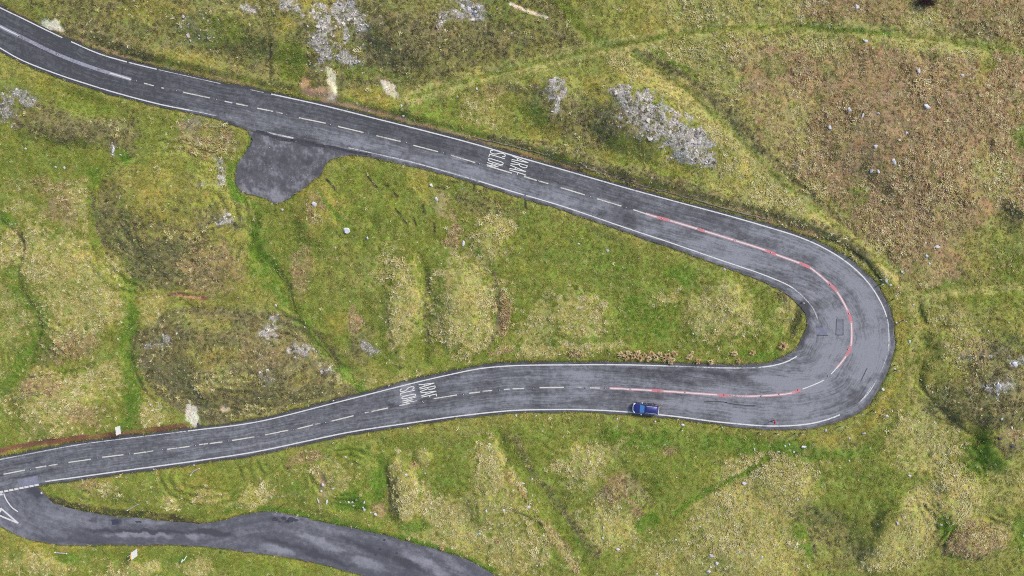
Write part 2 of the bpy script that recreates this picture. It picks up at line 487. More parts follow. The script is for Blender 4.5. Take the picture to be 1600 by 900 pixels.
# top left, above the upper arm
PG('heath', .5, [(-180, -150), (850, -150), (890, 30), (930, 70), (800, 100), (650, 142), (560, 150), (420, 132), (300, 104), (180, 78), (70, 20), (-180, -110)])
for a in [('yellow', 240, 22, 60, 20, 0, .5), ('green', 330, 50, 50, 22, 0, .6), ('yellow', 300, 92, 60, 15, 10, .45), ('green', 455, 95, 24, 32, 0, .7), ('heath', 165, 70, 70, 22, 22, .7), ('heath', 630, 65, 70, 45, 0, .75),
          ('heath', 725, 60, 80, 35, 0, .5), ('yellow', 480, 5, 50, 14, 0, .6), ('yellow', 450, 42, 16, 14, 0, .6), ('scree', 497, 50, 16, 36, 5, .85), ('scree', 505, 85, 12, 24, 0, .7), ('scree', 548, 32, 34, 26, 25, .7), ('scree', 540, 88, 24, 13, 25, .85),
          ('scree', 452, 13, 18, 9, 10, .8), ('scree', 545, 4, 22, 7, 0, .8), ('scree', 742, 18, 22, 12, 0, .95), ('scree', 700, 26, 26, 9, 0, .6), ('scree', 692, 45, 5, 14, 0, .5), ('scree', 305, 48, 34, 20, 15, .4), ('scree', 396, 16, 13, 8, 0, .85), ('green', 560, 115, 60, 14, 10, .4), ('green', 800, 20, 50, 20, 20, .4),
          ('soil', 478, 122, 9, 12, 0, .8), ('dark', 492, 134, 16, 10, 20, .5), ('soil', 495, 148, 26, 6, 15, .7), ('pale', 513, 130, 5, 20, -4, .9), ('pale', 515, 150, 6, 10, 0, .7), ('pale', 80, 41, 17, 8, 25, 1), ('soil', 598, 132, 16, 8, 12, .5), ('pale', 604, 136, 14, 6, 25, .85), ('pale', 615, 148, 4, 10, -5, .7),
          ('yellow', 585, 152, 34, 15, 14, .7), ('dark', 632, 162, 8, 19, 22, .8), ('green', 690, 160, 60, 20, -12, .5), ('lush', 630, 125, 30, 10, -15, .3)]:
    E(*a)
L('pale', 3, .9, [(798, 6), (820, 16), (838, 22), (855, 28)])
L('dark', 3, .5, [(400, 12), (421, 60), (423, 128)])
L('green', 9, .8, [(855, -20), (905, 45), (958, 75)])
# between the upper track and the road
for a in [('green', 720, 195, 90, 28, 12, .55), ('straw', 760, 172, 30, 25, 0, .5), ('heath', 890, 185, 80, 42, 25, .65), ('brown', 785, 140, 45, 12, -5, .5), ('yellow', 950, 145, 40, 18, 20, .55), ('scree', 860, 135, 14, 16, 0, .9), ('scree', 868, 160, 9, 18, 0, .8), ('dark', 855, 140, 16, 16, 0, .3),
          ('scree', 975, 165, 22, 26, 20, .75), ('scree', 1005, 175, 30, 25, 35, .8), ('scree', 1060, 212, 46, 28, 30, .95), ('scree', 1085, 228, 28, 22, 40, .8), ('heath', 945, 185, 30, 24, 0, .4), ('yellow', 1010, 168, 10, 8, 0, .5), ('yellow', 1062, 205, 9, 6, 30, .6), ('green', 1000, 262, 70, 12, 15, .4), ('yellow', 850, 205, 40, 18, 25, .5), ('green', 830, 180, 30, 18, 20, .6)]:
    E(*a)
E('heath', 1010, 195, 60, 30, 30, .45)
E('scree', 1015, 185, 45, 25, 35, .5); E('scree', 1078, 222, 30, 20, 35, .6)
# right-hand field
PG('straw', .6, [(955, 85), (1100, 60), (1200, 60), (1200, 130), (1250, 250), (1380, 400), (1300, 372), (1180, 325), (1100, 290), (1130, 240), (1105, 200), (1030, 140)])
PG('brown', .9, [(1150, 75), (1300, 62), (1450, 74), (1790, 130), (1790, 440), (1560, 420), (1480, 445), (1425, 440), (1370, 385), (1300, 320), (1240, 265), (1180, 205), (1165, 130)], 26, 16)
lay('straw', .35 * sstep(.2, .75, fbm(GX / 32, GY / 32, 96, 4)) * (W[..., KI['brown']] > .3))
lay('olive', .35 * sstep(.3, .8, fbm(GX / 26, GY / 26, 97, 4)) * (W[..., KI['brown']] > .3))
lay('heath', .4 * sstep(.3, .8, fbm(GX / 20, GY / 20, 98, 4)) * (W[..., KI['brown']] > .3))
PG('brown', .6, [(1200, -150), (1790, -150), (1790, 80), (1600, 72), (1450, 50), (1340, 38), (1250, 30)])
PG('straw', .5, [(1000, -150), (1240, -150), (1250, 36), (1100, 40), (1020, 45)])
for a in [('straw', 1230, 190, 40, 60, -30, .45), ('straw', 1250, 70, 70, 12, 5, .6), ('straw', 1460, 75, 90, 10, 8, .6), ('brown', 1450, 190, 110, 70, 20, .8), ('yellow', 1025, 42, 50, 14, -8, .5), ('lush', 1040, 102, 70, 12, 27, .55), ('green', 1210, 105, 22, 18, 0, .45), ('heath', 1130, 165, 60, 18, 42, .45), ('lush', 1600, 215, 20, 22, 0, .55), ('yellow', 1535, 110, 18, 40, 10, .4),
          ('green', 1545, 105, 18, 12, 0, .6), ('green', 1585, 400, 50, 60, 0, .65), ('heath', 1575, 345, 26, 20, 0, .6), ('straw', 1550, 270, 30, 50, -20, .6), ('olive', 1540, 380, 45, 40, 0, .6), ('green', 1345, 305, 16, 22, 0, .55), ('dark', 1490, 310, 12, 9, 0, .4), ('heath', 1400, 385, 30, 18, 35, .4), ('dark', 1445, 6, 21, 12, -15, .5), ('straw', 1440, 30, 25, 16, 0, .7), ('heath', 1520, 45, 40, 14, 0, .4)]:
    E(*a)
L('path', 15, .68, [(640, 152), (720, 128), (800, 108), (870, 92), (950, 74), (1060, 54), (1200, 42), (1300, 47), (1450, 60), (1620, 84)])
L('green', 4, .6, [(640, 152), (720, 128), (800, 108), (870, 92), (950, 74), (1060, 54), (1200, 42), (1300, 47), (1450, 60), (1620, 84)])
L('lush', 3, .5, [(1260, 42), (1330, 46), (1390, 53)])
L('straw', 13, .85, [(970, 92), (1060, 150), (1130, 208), (1200, 280), (1290, 355), (1380, 430)])
L('path', 13, .9, [(985, 82), (1050, 120), (1110, 175), (1170, 232), (1240, 300), (1330, 372), (1410, 436)])
L('green', 4, .5, [(985, 82), (1050, 120), (1110, 175), (1170, 232), (1240, 300), (1330, 372), (1410, 436)])
L('heath', 6, .6, [(1010, 84), (1070, 118), (1130, 172), (1190, 232), (1262, 300), (1345, 366)])
L('dark', 2.5, .5, [(1440, 85), (1462, 140), (1500, 180), (1530, 225)])
L('heath', 10, .6, [(780, 212), (900, 245), (1010, 277), (1100, 303), (1210, 335), (1290, 360), (1350, 398)])  # heath colour along the bank, also painting in its shaded road-side face
L('dark', 3.5, .6, [(1255, 366), (1300, 376), (1337, 397), (1357, 413), (1374, 436)])
L('brown', 6, .6, [(900, 258), (1000, 287), (1100, 314), (1200, 341), (1280, 368)])
# right, outside the hairpin
for a in [('green', 1540, 458, 90, 18, 0, .7), ('straw', 1490, 500, 45, 22, 0, .55), ('brown', 1520, 540, 40, 18, 0, .5), ('straw', 1500, 550, 30, 22, 0, .5), ('heath', 1565, 600, 60, 70, 0, .75), ('heath', 1490, 635, 60, 40, 0, .55), ('scree', 1560, 604, 24, 14, 0, .7), ('scree', 1584, 569, 13, 9, 0, .9), ('scree', 1535, 552, 40, 12, 0, .4),
          ('green', 1425, 560, 16, 45, 0, .7), ('straw', 1440, 690, 50, 45, 30, .65), ('yellow', 1405, 500, 8, 40, 0, .6), ('soil', 1400, 455, 8, 5, 0, .5), ('heath', 1590, 650, 30, 30, 0, .5), ('brown', 1585, 680, 25, 8, 0, .5), ('green', 1390, 690, 40, 25, 0, .5)]:
    E(*a)
L('yellow', 9, .7, [(1402, 470), (1412, 530), (1404, 585), (1385, 625), (1350, 670), (1290, 690), (1215, 692)])
L('dark', 3, .4, [(1436, 470), (1442, 495), (1455, 508), (1500, 510), (1535, 508)])
L('dark', 3, .4, [(1470, 528), (1447, 560), (1437, 580), (1440, 602), (1475, 645), (1520, 680), (1548, 695)])
L('path', 8, .7, [(1400, 430), (1425, 455), (1440, 468), (1500, 456), (1620, 448)])
L('path', 8, .6, [(1420, 450), (1428, 520), (1420, 600), (1440, 650), (1480, 690)])
# bottom right
PG('straw', .5, [(1100, 760), (1200, 712), (1300, 720), (1330, 740), (1270, 790), (1230, 850), (1260, 1040), (1000, 1040), (1040, 880)])
for a in [('green', 1340, 765, 90, 55, -10, .7), ('straw', 1225, 765, 50, 40, 0, .5), ('straw', 1490, 775, 42, 46, 0, .9), ('straw', 1450, 700, 55, 40, 0, .55), ('lush', 1535, 715, 36, 40, 40, .6), ('lush', 1258, 845, 22, 42, 0, .7), ('lush', 1480, 838, 14, 45, -20, .7), ('heath', 1295, 825, 50, 30, 35, .45),
          ('brown', 1530, 843, 52, 26, -15, .9), ('straw', 1545, 835, 40, 20, -15, .5), ('lush', 1597, 835, 16, 30, 0, .6), ('heath', 1578, 700, 22, 14, 0, .7), ('straw', 1222, 865, 36, 34, 0, .7), ('heath', 1330, 870, 45, 16, -20, .4), ('lush', 1225, 700, 60, 10, 0, .7), ('lush', 1300, 712, 60, 10, -10, .6), ('straw', 1570, 760, 30, 30, 0, .5)]:
    E(*a)
PG('straw', .92, [(1330, 892), (1395, 825), (1420, 770), (1445, 758), (1452, 790), (1466, 835), (1445, 868), (1400, 890)], 8, 4)
PG('green', .6, [(1260, 900), (1330, 896), (1400, 898), (1500, 895), (1790, 900), (1790, 1050), (1250, 1050)])
# bottom middle
PG('green', .62, [(660, 690), (860, 655), (1180, 680), (1200, 710), (1100, 765), (1040, 830), (960, 900), (700, 800)])
for a in [('straw', 925, 718, 55, 26, -22, .7), ('straw', 905, 740, 35, 30, 0, .45), ('brown', 960, 770, 30, 22, -30, .6), ('heath', 1000, 768, 14, 26, -35, .7), ('straw', 945, 820, 52, 36, -10, .7), ('straw', 765, 722, 26, 34, -15, .85), ('straw', 775, 790, 60, 50, 30, .55), ('straw', 800, 862, 50, 40, 0, .7), ('brown', 1045, 706, 20, 8, -20, .6),  # narrow heath ellipse paints in the shaded side of the hollow
          ('heath', 800, 695, 14, 30, -25, .5), ('straw', 1160, 735, 40, 22, -25, .6), ('straw', 1150, 830, 60, 70, 0, .55), ('straw', 1020, 870, 30, 30, 0, .5), ('lush', 1010, 810, 24, 12, -20, .7), ('brown', 990, 798, 12, 14, 0, .5), ('lush', 1000, 690, 80, 16, 5, .5), ('lush', 1150, 695, 60, 14, 5, .5)]:
    E(*a)
L('brown', 9, .75, [(800, 735), (830, 780), (860, 830), (895, 890)])
L('straw', 6, .7, [(800, 735), (830, 780), (860, 830), (895, 890)])
L('green', 12, .8, [(790, 692), (820, 740), (855, 800), (890, 845), (925, 905)])
L('heath', 7, .4, [(812, 700), (850, 760), (890, 815), (930, 865)])  # shaded right bank of the trench, painted in with heath colour
L('lush', 6, .7, [(1050, 800), (1080, 785), (1110, 766), (1150, 745), (1200, 716)])
L('dark', 2.5, .6, [(795, 795), (820, 805), (850, 822)])
# between the lower arm and the side road
PG('green', .6, [(70, 765), (300, 728), (560, 690), (680, 690), (640, 840), (430, 790), (310, 812), (120, 792)])
PG('green', .6, [(-150, 845), (60, 852), (300, 856), (560, 905), (560, 1050), (-150, 1050)])
for a in [('straw', 150, 768, 30, 14, 0, .45), ('brown', 130, 758, 25, 12, 0, .35), ('straw', 268, 787, 18, 12, 25, .75), ('straw', 325, 778, 25, 10, 0, .65), ('straw', 395, 780, 30, 22, -30, .6), ('yellow', 300, 750, 60, 15, 0, .5), ('green', 240, 745, 60, 14, 0, .6), ('straw', 505, 745, 50, 22, 5, .55), ('soil', 500, 765, 6, 30, 0, .55), ('brown', 480, 715, 35, 10, -10, .5),
          ('lush', 548, 786, 28, 18, 0, .7), ('lush', 592, 745, 11, 42, 18, .85), ('heath', 612, 768, 10, 38, 0, .7), ('straw', 634, 764, 20, 46, -8, .95), ('straw', 661, 714, 13, 16, 0, .95), ('lush', 655, 765, 7, 28, 0, .7), ('straw', 690, 795, 50, 30, 50, .75), ('straw', 720, 830, 55, 30, 20, .7), ('straw', 690, 855, 50, 16, 25, .5), ('green', 700, 735, 32, 40, 0, .7),  # heath ellipse left of the straw mound paints in its shaded side
          ('lush', 540, 705, 40, 12, 5, .4), ('green', 470, 755, 20, 20, 0, .6), ('lush', 650, 820, 20, 8, 0, .6), ('brown', 588, 795, 10, 12, 0, .6), ('green', 350, 745, 30, 20, 0, .5), ('lush', 380, 800, 40, 8, -15, .5)]:
    E(*a)
L('lush', 4.5, .9, [(405, 795), (440, 796), (520, 815), (650, 846), (710, 863), (775, 893)])
L('dark', 7, .75, [(80, 778), (110, 790), (170, 799), (240, 806), (300, 813)])
L('lush', 4, .6, [(74, 762), (84, 775)])
# below the side road
for a in [('straw', 60, 882, 62, 18, 0, .65), ('straw', 210, 888, 45, 14, -15, .6), ('straw', 305, 886, 26, 14, 0, .7), ('lush', 112, 872, 22, 8, 20, .7), ('lush', 283, 875, 22, 9, 0, .7), ('yellow', 100, 858, 120, 7, 0, .5), ('green', 430, 890, 90, 20, 10, .6), ('green', 200, 862, 120, 10, 0, .6)]:
    E(*a)
# left
PG('green', .5, [(-150, 100), (60, 130), (200, 165), (300, 190), (360, 260), (150, 290), (210, 470), (210, 660), (-150, 690)])
for a in [('scree', 42, 150, 26, 10, 15, .8), ('scree', 8, 168, 12, 18, 0, .7), ('scree', 22, 180, 10, 14, 0, .6), ('scree', 52, 160, 14, 10, 0, .6), ('heath', 110, 195, 85, 26, 10, .75), ('heath', 190, 210, 30, 30, 0, .5), ('green', 120, 160, 70, 18, 20, .6), ('scree', 178, 233, 5, 12, 15, .9), ('lush', 188, 243, 12, 14, 0, .7), ('yellow', 60, 125, 50, 14, 25, .5),
          ('scree', 302, 195, 13, 20, 10, .65), ('scree', 355, 215, 16, 12, 0, .45), ('brown', 320, 215, 50, 30, 0, .35), ('scree', 345, 260, 10, 22, -10, .6), ('scree', 348, 283, 14, 8, 20, .7), ('scree', 308, 290, 12, 5, 0, .6), ('heath', 250, 385, 105, 62, 20, .65), ('brown', 330, 420, 60, 40, 0, .45), ('heath', 175, 300, 24, 45, 10, .55), ('yellow', 225, 285, 50, 30, 0, .6),
          ('yellow', 240, 330, 60, 14, 10, .55), ('yellow', 280, 360, 70, 14, 0, .35), ('green', 140, 262, 40, 22, 0, .6), ('lush', 148, 280, 10, 25, 0, .5), ('green', 40, 260, 50, 30, 0, .5), ('brown', 98, 325, 30, 30, 0, .55), ('brown', 70, 290, 60, 14, 0, .3), ('straw', 130, 320, 16, 45, -10, .65), ('straw', 25, 325, 25, 10, 20, .5),
          ('straw', 88, 418, 82, 48, 12, .92), ('straw', 15, 385, 16, 40, 0, .7), ('straw', 50, 360, 22, 20, 40, .8), ('straw', 105, 490, 78, 46, 0, .8), ('straw', 155, 470, 42, 48, 0, .8), ('straw', 238, 481, 19, 24, 10, .85), ('brown', 120, 545, 42, 24, 0, .5), ('heath', 60, 545, 22, 30, -30, .55), ('straw', 75, 628, 72, 46, 10, .85), ('brown', 58, 605, 38, 20, 0, .6), ('heath', 25, 620, 14, 25, 0, .5),
          ('straw', 160, 590, 38, 28, -20, .7), ('brown', 135, 650, 34, 16, 0, .6), ('straw', 232, 650, 20, 24, 0, .7), ('straw', 15, 500, 20, 30, 0, .6), ('straw', 20, 460, 30, 20, 0, .6), ('scree', 350, 350, 22, 9, 5, .9), ('scree', 345, 338, 8, 12, 0, .6), ('dark', 372, 354, 18, 4, 5, .6), ('heath', 325, 335, 20, 20, 0, .5)]:
    E(*a)
PG('heath', .85, [(215, 525), (262, 488), (330, 478), (420, 488), (480, 502), (535, 565), (560, 620), (480, 635), (420, 648), (330, 662), (262, 630), (225, 585)], 7, 4)
for a in [('heath', 225, 550, 16, 42, -15, .75), ('olive', 315, 505, 45, 16, 0, .5), ('yellow', 330, 560, 60, 22, 10, .5), ('straw', 355, 598, 50, 14, 5, .5), ('yellow', 470, 588, 25, 14, 0, .4), ('brown', 420, 560, 50, 30, 0, .35), ('scree', 425, 513, 13, 18, 20, .85), ('scree', 478, 549, 30, 9, 8, .75), ('scree', 520, 580, 14, 13, 0, .95), ('scree', 415, 590, 10, 16, 0, .5), ('scree', 236, 541, 8, 5, 0, .7), ('scree', 256, 533, 8, 6, 0, .7),
          ('pale', 298, 652, 10, 15, -10, 1), ('pale', 347, 640, 6, 7, 0, .6), ('dark', 312, 655, 6, 9, 0, .4), ('straw', 560, 600, 40, 14, 15, .5), ('straw', 440, 640, 70, 12, -8, .4)]:
    E(*a)
L('redsoil', 3, .9, [(264, 461), (280, 459), (297, 464), (320, 466)]); L('soil', 2.5, .7, [(268, 460), (292, 463), (312, 466)])
for w_, al, pts in [(11, .85, [(25, 425), (28, 450), (60, 500), (45, 565), (8, 605)]), (10, .85, [(205, 445), (203, 500), (203, 560), (206, 620), (190, 680)]), (6, .6, [(195, 545), (150, 565), (105, 582)]), (6, .6, [(20, 440), (60, 445), (120, 450)]), (7, .7, [(150, 300), (148, 380), (165, 430), (185, 460)]),
                    (9, .85, [(408, 318), (396, 380), (438, 440), (455, 480), (500, 545), (535, 575), (560, 600)]), (5, .8, [(455, 482), (480, 478), (488, 470)]), (8, .7, [(590, 245), (592, 330), (572, 385)]), (7, .8, [(664, 400), (666, 560)]), (6, .75, [(600, 430), (608, 530), (625, 590)]), (8, .6, [(20, 600), (25, 660), (10, 690)])]:
    L('lush' if al > .8 else 'green', w_ * 1.4, al * .75, pts, .8)
L('lush', 9, .95, [(392, 203), (393, 222), (372, 248), (362, 270), (368, 300), (382, 312)])
L('dark', 6, .5, [(0, 332), (20, 348), (38, 375)])
E('lush', 8, 340, 12, 14, 0, .7)
for pts in [[(160, 352), (190, 388), (235, 415), (270, 440)], [(230, 370), (280, 385), (340, 375)], [(250, 350), (300, 362), (350, 352)], [(175, 330), (200, 365), (240, 388)]]:
    L('dark', 2.2, .45, pts)
# inside the loop
PG('green', .65, [(400, 330), (500, 270), (590, 255), (760, 300), (960, 370), (1200, 450), (1245, 490), (1235, 545), (1150, 565), (800, 562), (640, 590), (560, 560), (450, 470)])
for a in [('lush', 410, 420, 22, 42, 0, .6), ('yellow', 500, 325, 36, 40, 0, .6), ('brown', 497, 320, 16, 26, 20, .4), ('brown', 470, 420, 18, 40, 10, .5), ('olive', 540, 430, 50, 40, 0, .5), ('straw', 628, 480, 28, 66, 5, .85), ('straw', 600, 420, 20, 30, 20, .4), ('straw', 722, 482, 50, 70, 0, .96), ('brown', 785, 495, 12, 34, 0, .7), ('straw', 768, 372, 30, 42, 15, .7), ('straw', 720, 420, 30, 18, 0, .5),
          ('straw', 905, 492, 40, 36, 10, .75), ('straw', 838, 512, 22, 44, 15, .75), ('straw', 880, 546, 85, 10, -2, .8), ('straw', 1120, 485, 56, 42, 5, .85), ('straw', 1035, 470, 20, 12, 0, .6), ('lush', 1010, 500, 45, 40, 0, .5), ('lush', 960, 420, 60, 20, 20, .35), ('lush', 1060, 425, 30, 14, 15, .5), ('soil', 700, 325, 14, 34, -35, .45), ('brown', 712, 372, 16, 22, 0, .6), ('heath', 760, 320, 50, 18, 15, .5), ('heath', 565, 535, 22, 28, 0, .55), ('scree', 582, 548, 16, 7, 10, .85), ('brown', 553, 508, 10, 22, 0, .75), ('yellow', 525, 500, 20, 20, 0, .5),
          ('brown', 790, 550, 25, 5, 0, .6), ('brown', 905, 555, 12, 5, 0, .7), ('straw', 1225, 480, 9, 16, 10, .8), ('straw', 1232, 505, 6, 14, 15, .7), ('dark', 1246, 500, 8, 30, 8, .7), ('heath', 1225, 460, 12, 14, 0, .6), ('lush', 1190, 555, 50, 7, -5, .7), ('straw', 640, 590, 40, 10, -18, .4), ('soil', 735, 400, 8, 10, 0, .3), ('yellow', 660, 290, 14, 30, -30, .5)]:
    E(*a)
for pts in [[(572, 273), (580, 283), (589, 293)], [(600, 287), (607, 291)], [(614, 300), (620, 306)], [(618, 327), (626, 336)], [(629, 342), (636, 350)], [(646, 340), (650, 352)], [(661, 320), (664, 334)], [(510, 280), (524, 296)], [(680, 293), (694, 294)], [(700, 284), (718, 284)], [(742, 286), (740, 298)], [(820, 308), (822, 325)], [(873, 325), (876, 332)], [(678, 348), (679, 362)]]:
    L('dark', 2.2, .85, pts, 0.1)
for kd, w3, al3, pts in [('heath', 3.5, .7, [(772, 425), (780, 470), (778, 505), (762, 545)]), ('heath', 3, .6, [(672, 425), (664, 480), (668, 525), (684, 552)]), ('dark', 2.5, .5, [(2, 342), (38, 380), (30, 435), (66, 505), (52, 560)]), ('dark', 3, .5, [(216, 520), (207, 555), (226, 608), (262, 642)]),
                         ('dark', 2.5, .45, [(602, 730), (610, 770), (606, 800)]), ('heath', 3, .6, [(1232, 800), (1262, 825), (1276, 875)]), ('heath', 3, .5, [(600, 425), (603, 470), (612, 530), (628, 575)]), ('dark', 2.2, .5, [(455, 445), (460, 478), (500, 540), (540, 572)]), ('heath', 3, .6, [(878, 790), (905, 838), (935, 872)]), ('dark', 2.2, .45, [(1500, 700), (1530, 690), (1562, 682)]), ('lush', 4, .6, [(500, 300), (520, 330), (545, 352)]),
                         ('heath', 3, .6, [(145, 300), (150, 345), (170, 395), (205, 430)]), ('dark', 2, .45, [(40, 590), (100, 582), (150, 566)]), ('heath', 3, .6, [(1455, 835), (1475, 860), (1510, 872), (1560, 868)])]:
    L(kd, w3, al3, pts)  # thin lines along mound and gully edges, relief shade painted as ground colour
# verges
L('green', 4, .7, [(640, 594), (700, 580), (760, 570), (830, 564), (960, 563)])
L('soil', 4.5, .9, [(505, 158), (560, 168), (600, 178), (640, 190), (690, 204), (745, 219), (775, 226)])
L('soil', 4, .75, [(760, 226), (800, 236), (850, 250), (900, 266)]); L('redsoil', 4, .4, [(780, 230), (850, 248), (905, 264)])
L('redsoil', 5, .95, [(-150, 728), (-60, 712), (0, 704), (60, 692), (130, 684), (200, 677), (290, 665)])
L('soil', 3, .6, [(0, 6), (40, 27), (110, 57), (200, 90), (300, 114), (400, 134)])
L('dark', 3, .5, [(0, 2), (40, 22), (110, 52)])
nearroad = (RD > 0) & (RD < 9)
lay('yellow', np.where(nearroad, 0.35 * sstep(-.2, .6, fbm(GX / 25, GY / 25, 95, 3)), 0))
lay('dark', 0.6 * (1 - sstep(0.5, 3.5, RD + 1.5 * edge_n)) * (RD > -6))
for a in [('pale', 80, 40, 18, 8, 25, 1, .25, .3), ('pale', 513, 128, 4.5, 18, -4, 1, .25, .3), ('pale', 515, 148, 6, 9, 0, .9, .3, .3), ('pale', 605, 136, 13, 6, 25, .9, .3, .4), ('soil', 478, 122, 8, 11, 0, .8), ('soil', 497, 146, 22, 7, 15, .7), ('pale', 298, 650, 9, 15, -10, 1, .25, .3)]:
    E(*a)
W = W ** 1.7
W /= W.sum(-1, keepdims=True)

# ------------------------------------------------------------------ terrain
VG = {'olive': 1.75, 'green': 1.6, 'lush': 1.6, 'yellow': 1.6, 'straw': 1.8, 'brown': 1.6, 'heath': 2.1, 'scree': 1.3, 'soil': 1.2, 'redsoil': 1.25, 'dark': 1.3, 'pale': 1.25, 'path': 1.7}
gain_y = np.array([lin(GCOL[k]) * VG[k] for k in KIND])
COLR = (W @ gain_y).astype(np.float32)
mot = 1 + 0.16 * fbm(GX / 16, GY / 16, 101, 4, .6) + 0.10 * fbm(GX / 4, GY / 4, 102, 3, .7)
COLR *= mot[..., None]
hue = fbm(GX / 22, GY / 22, 103, 4, .6)
COLR[..., 0] *= 1 + 0.09 * hue; COLR[..., 2] *= 1 - 0.10 * hue


def axis(a, b, lim):
    inner = list(np.arange(a, b + .1, RS))
    lo = []; hi = []; st = RS; x = a
    while x > -lim: st *= 1.35; x -= st; lo.append(x)
    st = RS; x = b
    while x < lim: st *= 1.35; x += st; hi.append(x)
    return np.array(lo[::-1] + inner + hi)


AX = axis(-110, 1710, 9000); AY = axis(-90, 990, 9000)
TX, TY = np.meshgrid(AX, AY)
inr = (TX >= RX[0]) & (TX <= RX[-1]) & (TY >= RY[0]) & (TY <= RY[-1])
rel = sample(REL, TX, TY)
farw = np.clip(np.maximum(np.maximum(RX[0] - TX, TX - RX[-1]), np.maximum(RY[0] - TY, TY - RY[-1])) / 120, 0, 1)
rel = rel * (1 - farw) + farw * (2.0 * fbm(TX / 400, TY / 400, 63, 4) - 0.2)
TV = ground_xyz(TX, TY, rel).reshape(-1, 3)
ny, nx = TX.shape
ii = np.arange(ny * nx).reshape(ny, nx)
TF = np.stack([ii[:-1, :-1], ii[1:, :-1], ii[1:, 1:], ii[:-1, 1:]], -1).reshape(-1, 4)
tc = sample(COLR, TX, TY)
olive_far = 1.5 * lin((118, 118, 62))[None, None] * (1 + 0.25 * fbm(TX / 60, TY / 60, 104, 5))[..., None]
tc = tc * (1 - farw[..., None]) + olive_far * farw[..., None]
tw = sample(W, TX, TY)
rough_w = (tw[..., KI['scree']] * (1 - farw)).reshape(-1)


def terrain_material():
    m, n, l, b = new_mat('hillside_turf', 0.92, spec=0.15)
    a = n.new('ShaderNodeAttribute'); a.attribute_name = 'veg'
    s = n.new('ShaderNodeAttribute'); s.attribute_name = 'stony'
    tcn = n.new('ShaderNodeTexCoord'); vec = tcn.outputs['Object']
    n1 = noise_node(n, l, vec, 2.9, 6, 0.78); n2 = noise_node(n, l, vec, 0.7, 4, 0.6); n3 = noise_node(n, l, vec, 9.0, 3, 0.7)
    f = mathn(n, l, 'MULTIPLY', maprange(n, l, n1.outputs['Fac'], 0.3, 0.7, 0.62, 1.4), maprange(n, l, n3.outputs['Fac'], 0.3, 0.7, 0.7, 1.3))
    sc = n.new('ShaderNodeVectorMath'); sc.operation = 'SCALE'
    l.new(a.outputs['Color'], sc.inputs[0]); l.new(f, sc.inputs['Scale'])
    warm = mixc(n, l, maprange(n, l, n2.outputs['Fac'], 0.35, 0.65, 0, 1), (0.88, 1.04, 0.8), (1.14, 1.0, 1.12))
    c = mixc(n, l, 1.0, sc.outputs[0], warm, 'MULTIPLY')
    # broken pale stone showing through the turf on the scree patches
    v = n.new('ShaderNodeTexVoronoi'); v.inputs['Scale'].default_value = 5.0; l.new(vec, v.inputs['Vector'])
    v2 = noise_node(n, l, vec, 1.6, 5, 0.7)
    k = mathn(n, l, 'MULTIPLY', maprange(n, l, mathn(n, l, 'ADD', s.outputs['Fac'], v2.outputs['Fac']), 0.95, 1.25, 0, 1), maprange(n, l, v.outputs['Distance'], 0.25, 0.55, 1, 0.2))
    c = mixc(n, l, k, c, lin((222, 216, 210)))
    l.new(c, b.inputs['Base Color'])
    bp = n.new('ShaderNodeBump'); bp.inputs['Strength'].default_value = 0.7; bp.inputs['Distance'].default_value = 0.16
    l.new(n1.outputs['Fac'], bp.inputs['Height']); l.new(bp.outputs[0], b.inputs['Normal'])
    return m


rgba = np.concatenate([tc.reshape(-1, 3), np.ones((tc.size // 3, 1))], 1)
me = bpy.data.meshes.new('hillside_ground')
me.vertices.add(len(TV)); me.vertices.foreach_set('co', TV.astype(np.float32).ravel())
me.loops.add(TF.size); me.loops.foreach_set('vertex_index', TF.astype(np.int32).ravel())
me.polygons.add(len(TF)); me.polygons.foreach_set('loop_start', np.arange(0, TF.size, 4, dtype=np.int32)); me.polygons.foreach_set('loop_total', np.full(len(TF), 4, np.int32))
me.polygons.foreach_set('use_smooth', np.ones(len(TF), bool))
me.attributes.new('veg', 'FLOAT_COLOR', 'POINT').data.foreach_set('color', rgba.astype(np.float32).ravel())
me.attributes.new('stony', 'FLOAT', 'POINT').data.foreach_set('value', rough_w.astype(np.float32))
me.materials.append(terrain_material())
me.update(); me.validate()
ground = link(bpy.data.objects.new('hillside_ground', me))
tag(ground, 'grassy hillside ground of green turf, straw tussock and heath patches', None, None, 'structure')

# ------------------------------------------------------------------ roads


